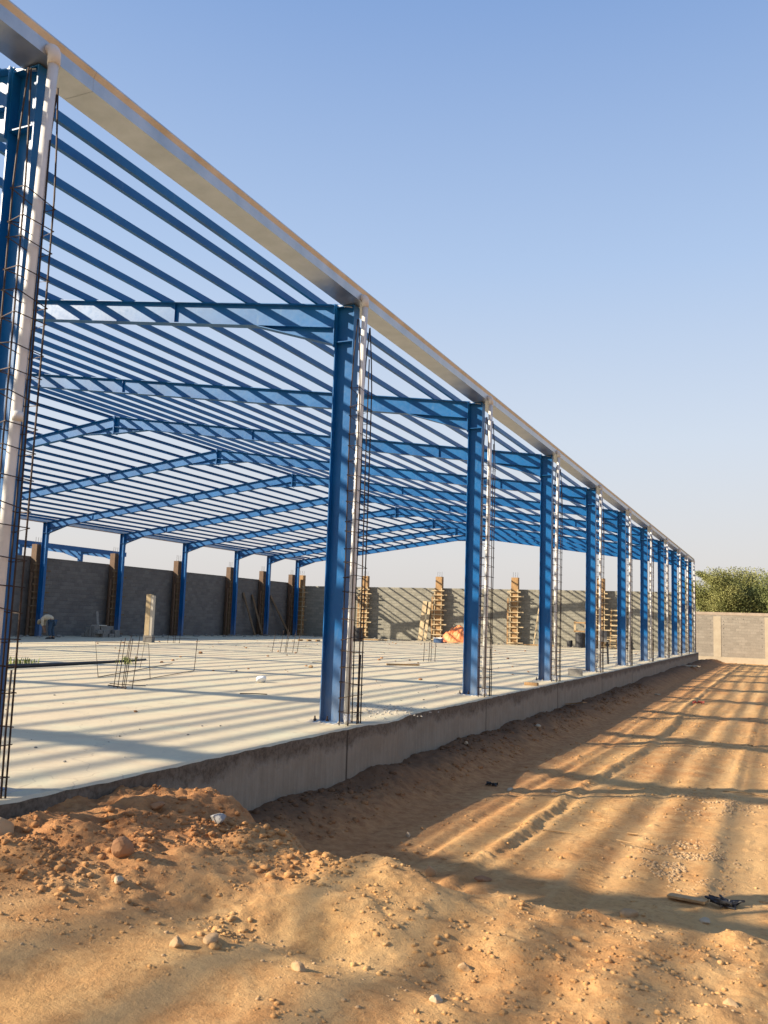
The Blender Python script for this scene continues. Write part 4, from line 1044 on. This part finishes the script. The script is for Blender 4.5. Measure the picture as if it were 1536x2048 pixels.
# ------------------------------------------------------------------ trees over the yard wall
def tree(loc, W, H, label, seed, leaf, nleaf=15000, trunks=4, branch=None):
    root = empty("tree", loc, label, "tree", "trees behind the yard wall")
    r = random.Random(seed); m = MB(); tips = []
    for t in range(trunks):
        a = r.uniform(0, 6.28); b0 = Vector((r.uniform(-.3, .3), r.uniform(-.3, .3), -0.9))
        p = b0.copy(); d = Vector((math.cos(a)*.45, math.sin(a)*.45, 1)).normalized(); pts = [p.copy()]; rad = 0.16
        for s_ in range(6):
            d = (d + Vector((r.uniform(-.25, .25), r.uniform(-.25, .25), r.uniform(-.05, .2)))).normalized()
            p = p + d * (H/7.5); pts.append(p.copy())
            if s_ > 1:
                for q_ in range(3):
                    e = (d + Vector((r.uniform(-1, 1), r.uniform(-1, 1), r.uniform(-.1, .8)))).normalized()
                    L_ = r.uniform(.5, 1.0)*W*0.42; q2 = p + e*L_*0.5; q3 = p + e*L_ + Vector((0, 0, -0.05*L_))
                    m.tube([p, q2, q3], [0.045, 0.03, 0.012], 5); tips += [q2, q3]
        m.tube(pts, [rad*(1-i/7.5) for i in range(len(pts))], 7); tips.append(p.copy())
    m.build("trunk", BARK, root)
    # leaf sprays in clumps of different density round the limbs and through the crown
    nr = np.random.RandomState(seed); cl = []
    for q_ in tips: cl.append((q_, 0.55 + 0.35*r.random(), 1.0))
    if branch:
        for i in range(9):
            t_ = i/8; cl.append((Vector(branch[0])*(1-t_) + Vector(branch[1])*t_, 0.45 - 0.2*t_, 4.0))
    for i in range(46):
        a = r.uniform(0, 6.28); rr_ = math.sqrt(r.random())*W*0.5; z = r.uniform(0.6, 1.0)*H*(1-0.30*(rr_/(W*0.5))**2)
        if r.random() < 0.4: z = r.uniform(0.15, 0.7)*H
        cl.append((Vector((math.cos(a)*rr_, math.sin(a)*rr_*0.8, z)), r.uniform(0.35, 0.9), r.uniform(0.5, 1.2)))
    wts = np.array([c[1]**2.2*c[2] for c in cl]); wts /= wts.sum()
    idx = nr.choice(len(cl), nleaf, p=wts)
    cen = np.array([tuple(cl[i][0]) for i in range(len(cl))])[idx]; rad_ = np.array([c[1] for c in cl])[idx]
    dirs = nr.randn(nleaf, 3); dirs /= np.linalg.norm(dirs, axis=1)[:, None]
    pos = cen + dirs * (rad_ * (0.25 + 0.95*nr.rand(nleaf)**0.7))[:, None] * np.array([1.15, 1.0, 0.85])
    pos[:, 2] = np.minimum(pos[:, 2], H*1.12)
    ld = nr.randn(nleaf, 3) + dirs*0.5; ld /= np.linalg.norm(ld, axis=1)[:, None]
    sd_ = np.cross(ld, nr.randn(nleaf, 3)); sd_ /= np.linalg.norm(sd_, axis=1)[:, None]
    Ln = (0.07 + 0.08*nr.rand(nleaf))[:, None]; Wd = (0.022 + 0.028*nr.rand(nleaf))[:, None]
    v = np.stack([pos - sd_*Wd*0.3, pos + ld*Ln*0.5 - sd_*Wd, pos + ld*Ln, pos + ld*Ln*0.5 + sd_*Wd], 1).reshape(-1, 3)
    me_ = bpy.data.meshes.new("crown"); me_.vertices.add(nleaf*4); me_.vertices.foreach_set("co", v.reshape(-1).astype(np.float32))
    me_.loops.add(nleaf*4); me_.loops.foreach_set("vertex_index", np.arange(nleaf*4, dtype=np.int32)); me_.polygons.add(nleaf)
    me_.polygons.foreach_set("loop_start", np.arange(0, nleaf*4, 4, dtype=np.int32)); me_.polygons.foreach_set("loop_total", np.full(nleaf, 4, dtype=np.int32))
    me_.update(calc_edges=True); me_.materials.append(leaf)
    o_ = bpy.data.objects.new("crown", me_); C.objects.link(o_); o_.parent = root
    return root
tree((2.1, 75.5, 0), 5.4, 6.9, "leftmost olive-green tree with a long side branch above the yard wall", 3, LEAF1, 95000, 4, ((-0.9, 0, 5.2), (-2.9, 0, 6.3)))
tree((6.2, 75.0, 0), 5.4, 6.3, "dark bushy tree above the yard wall at the right edge of the picture", 8, LEAF2, 95000)
tree((4.0, 79.0, 0), 5.0, 6.9, "paler tree filling the gap behind the other two above the yard wall", 12, LEAF1, 60000)
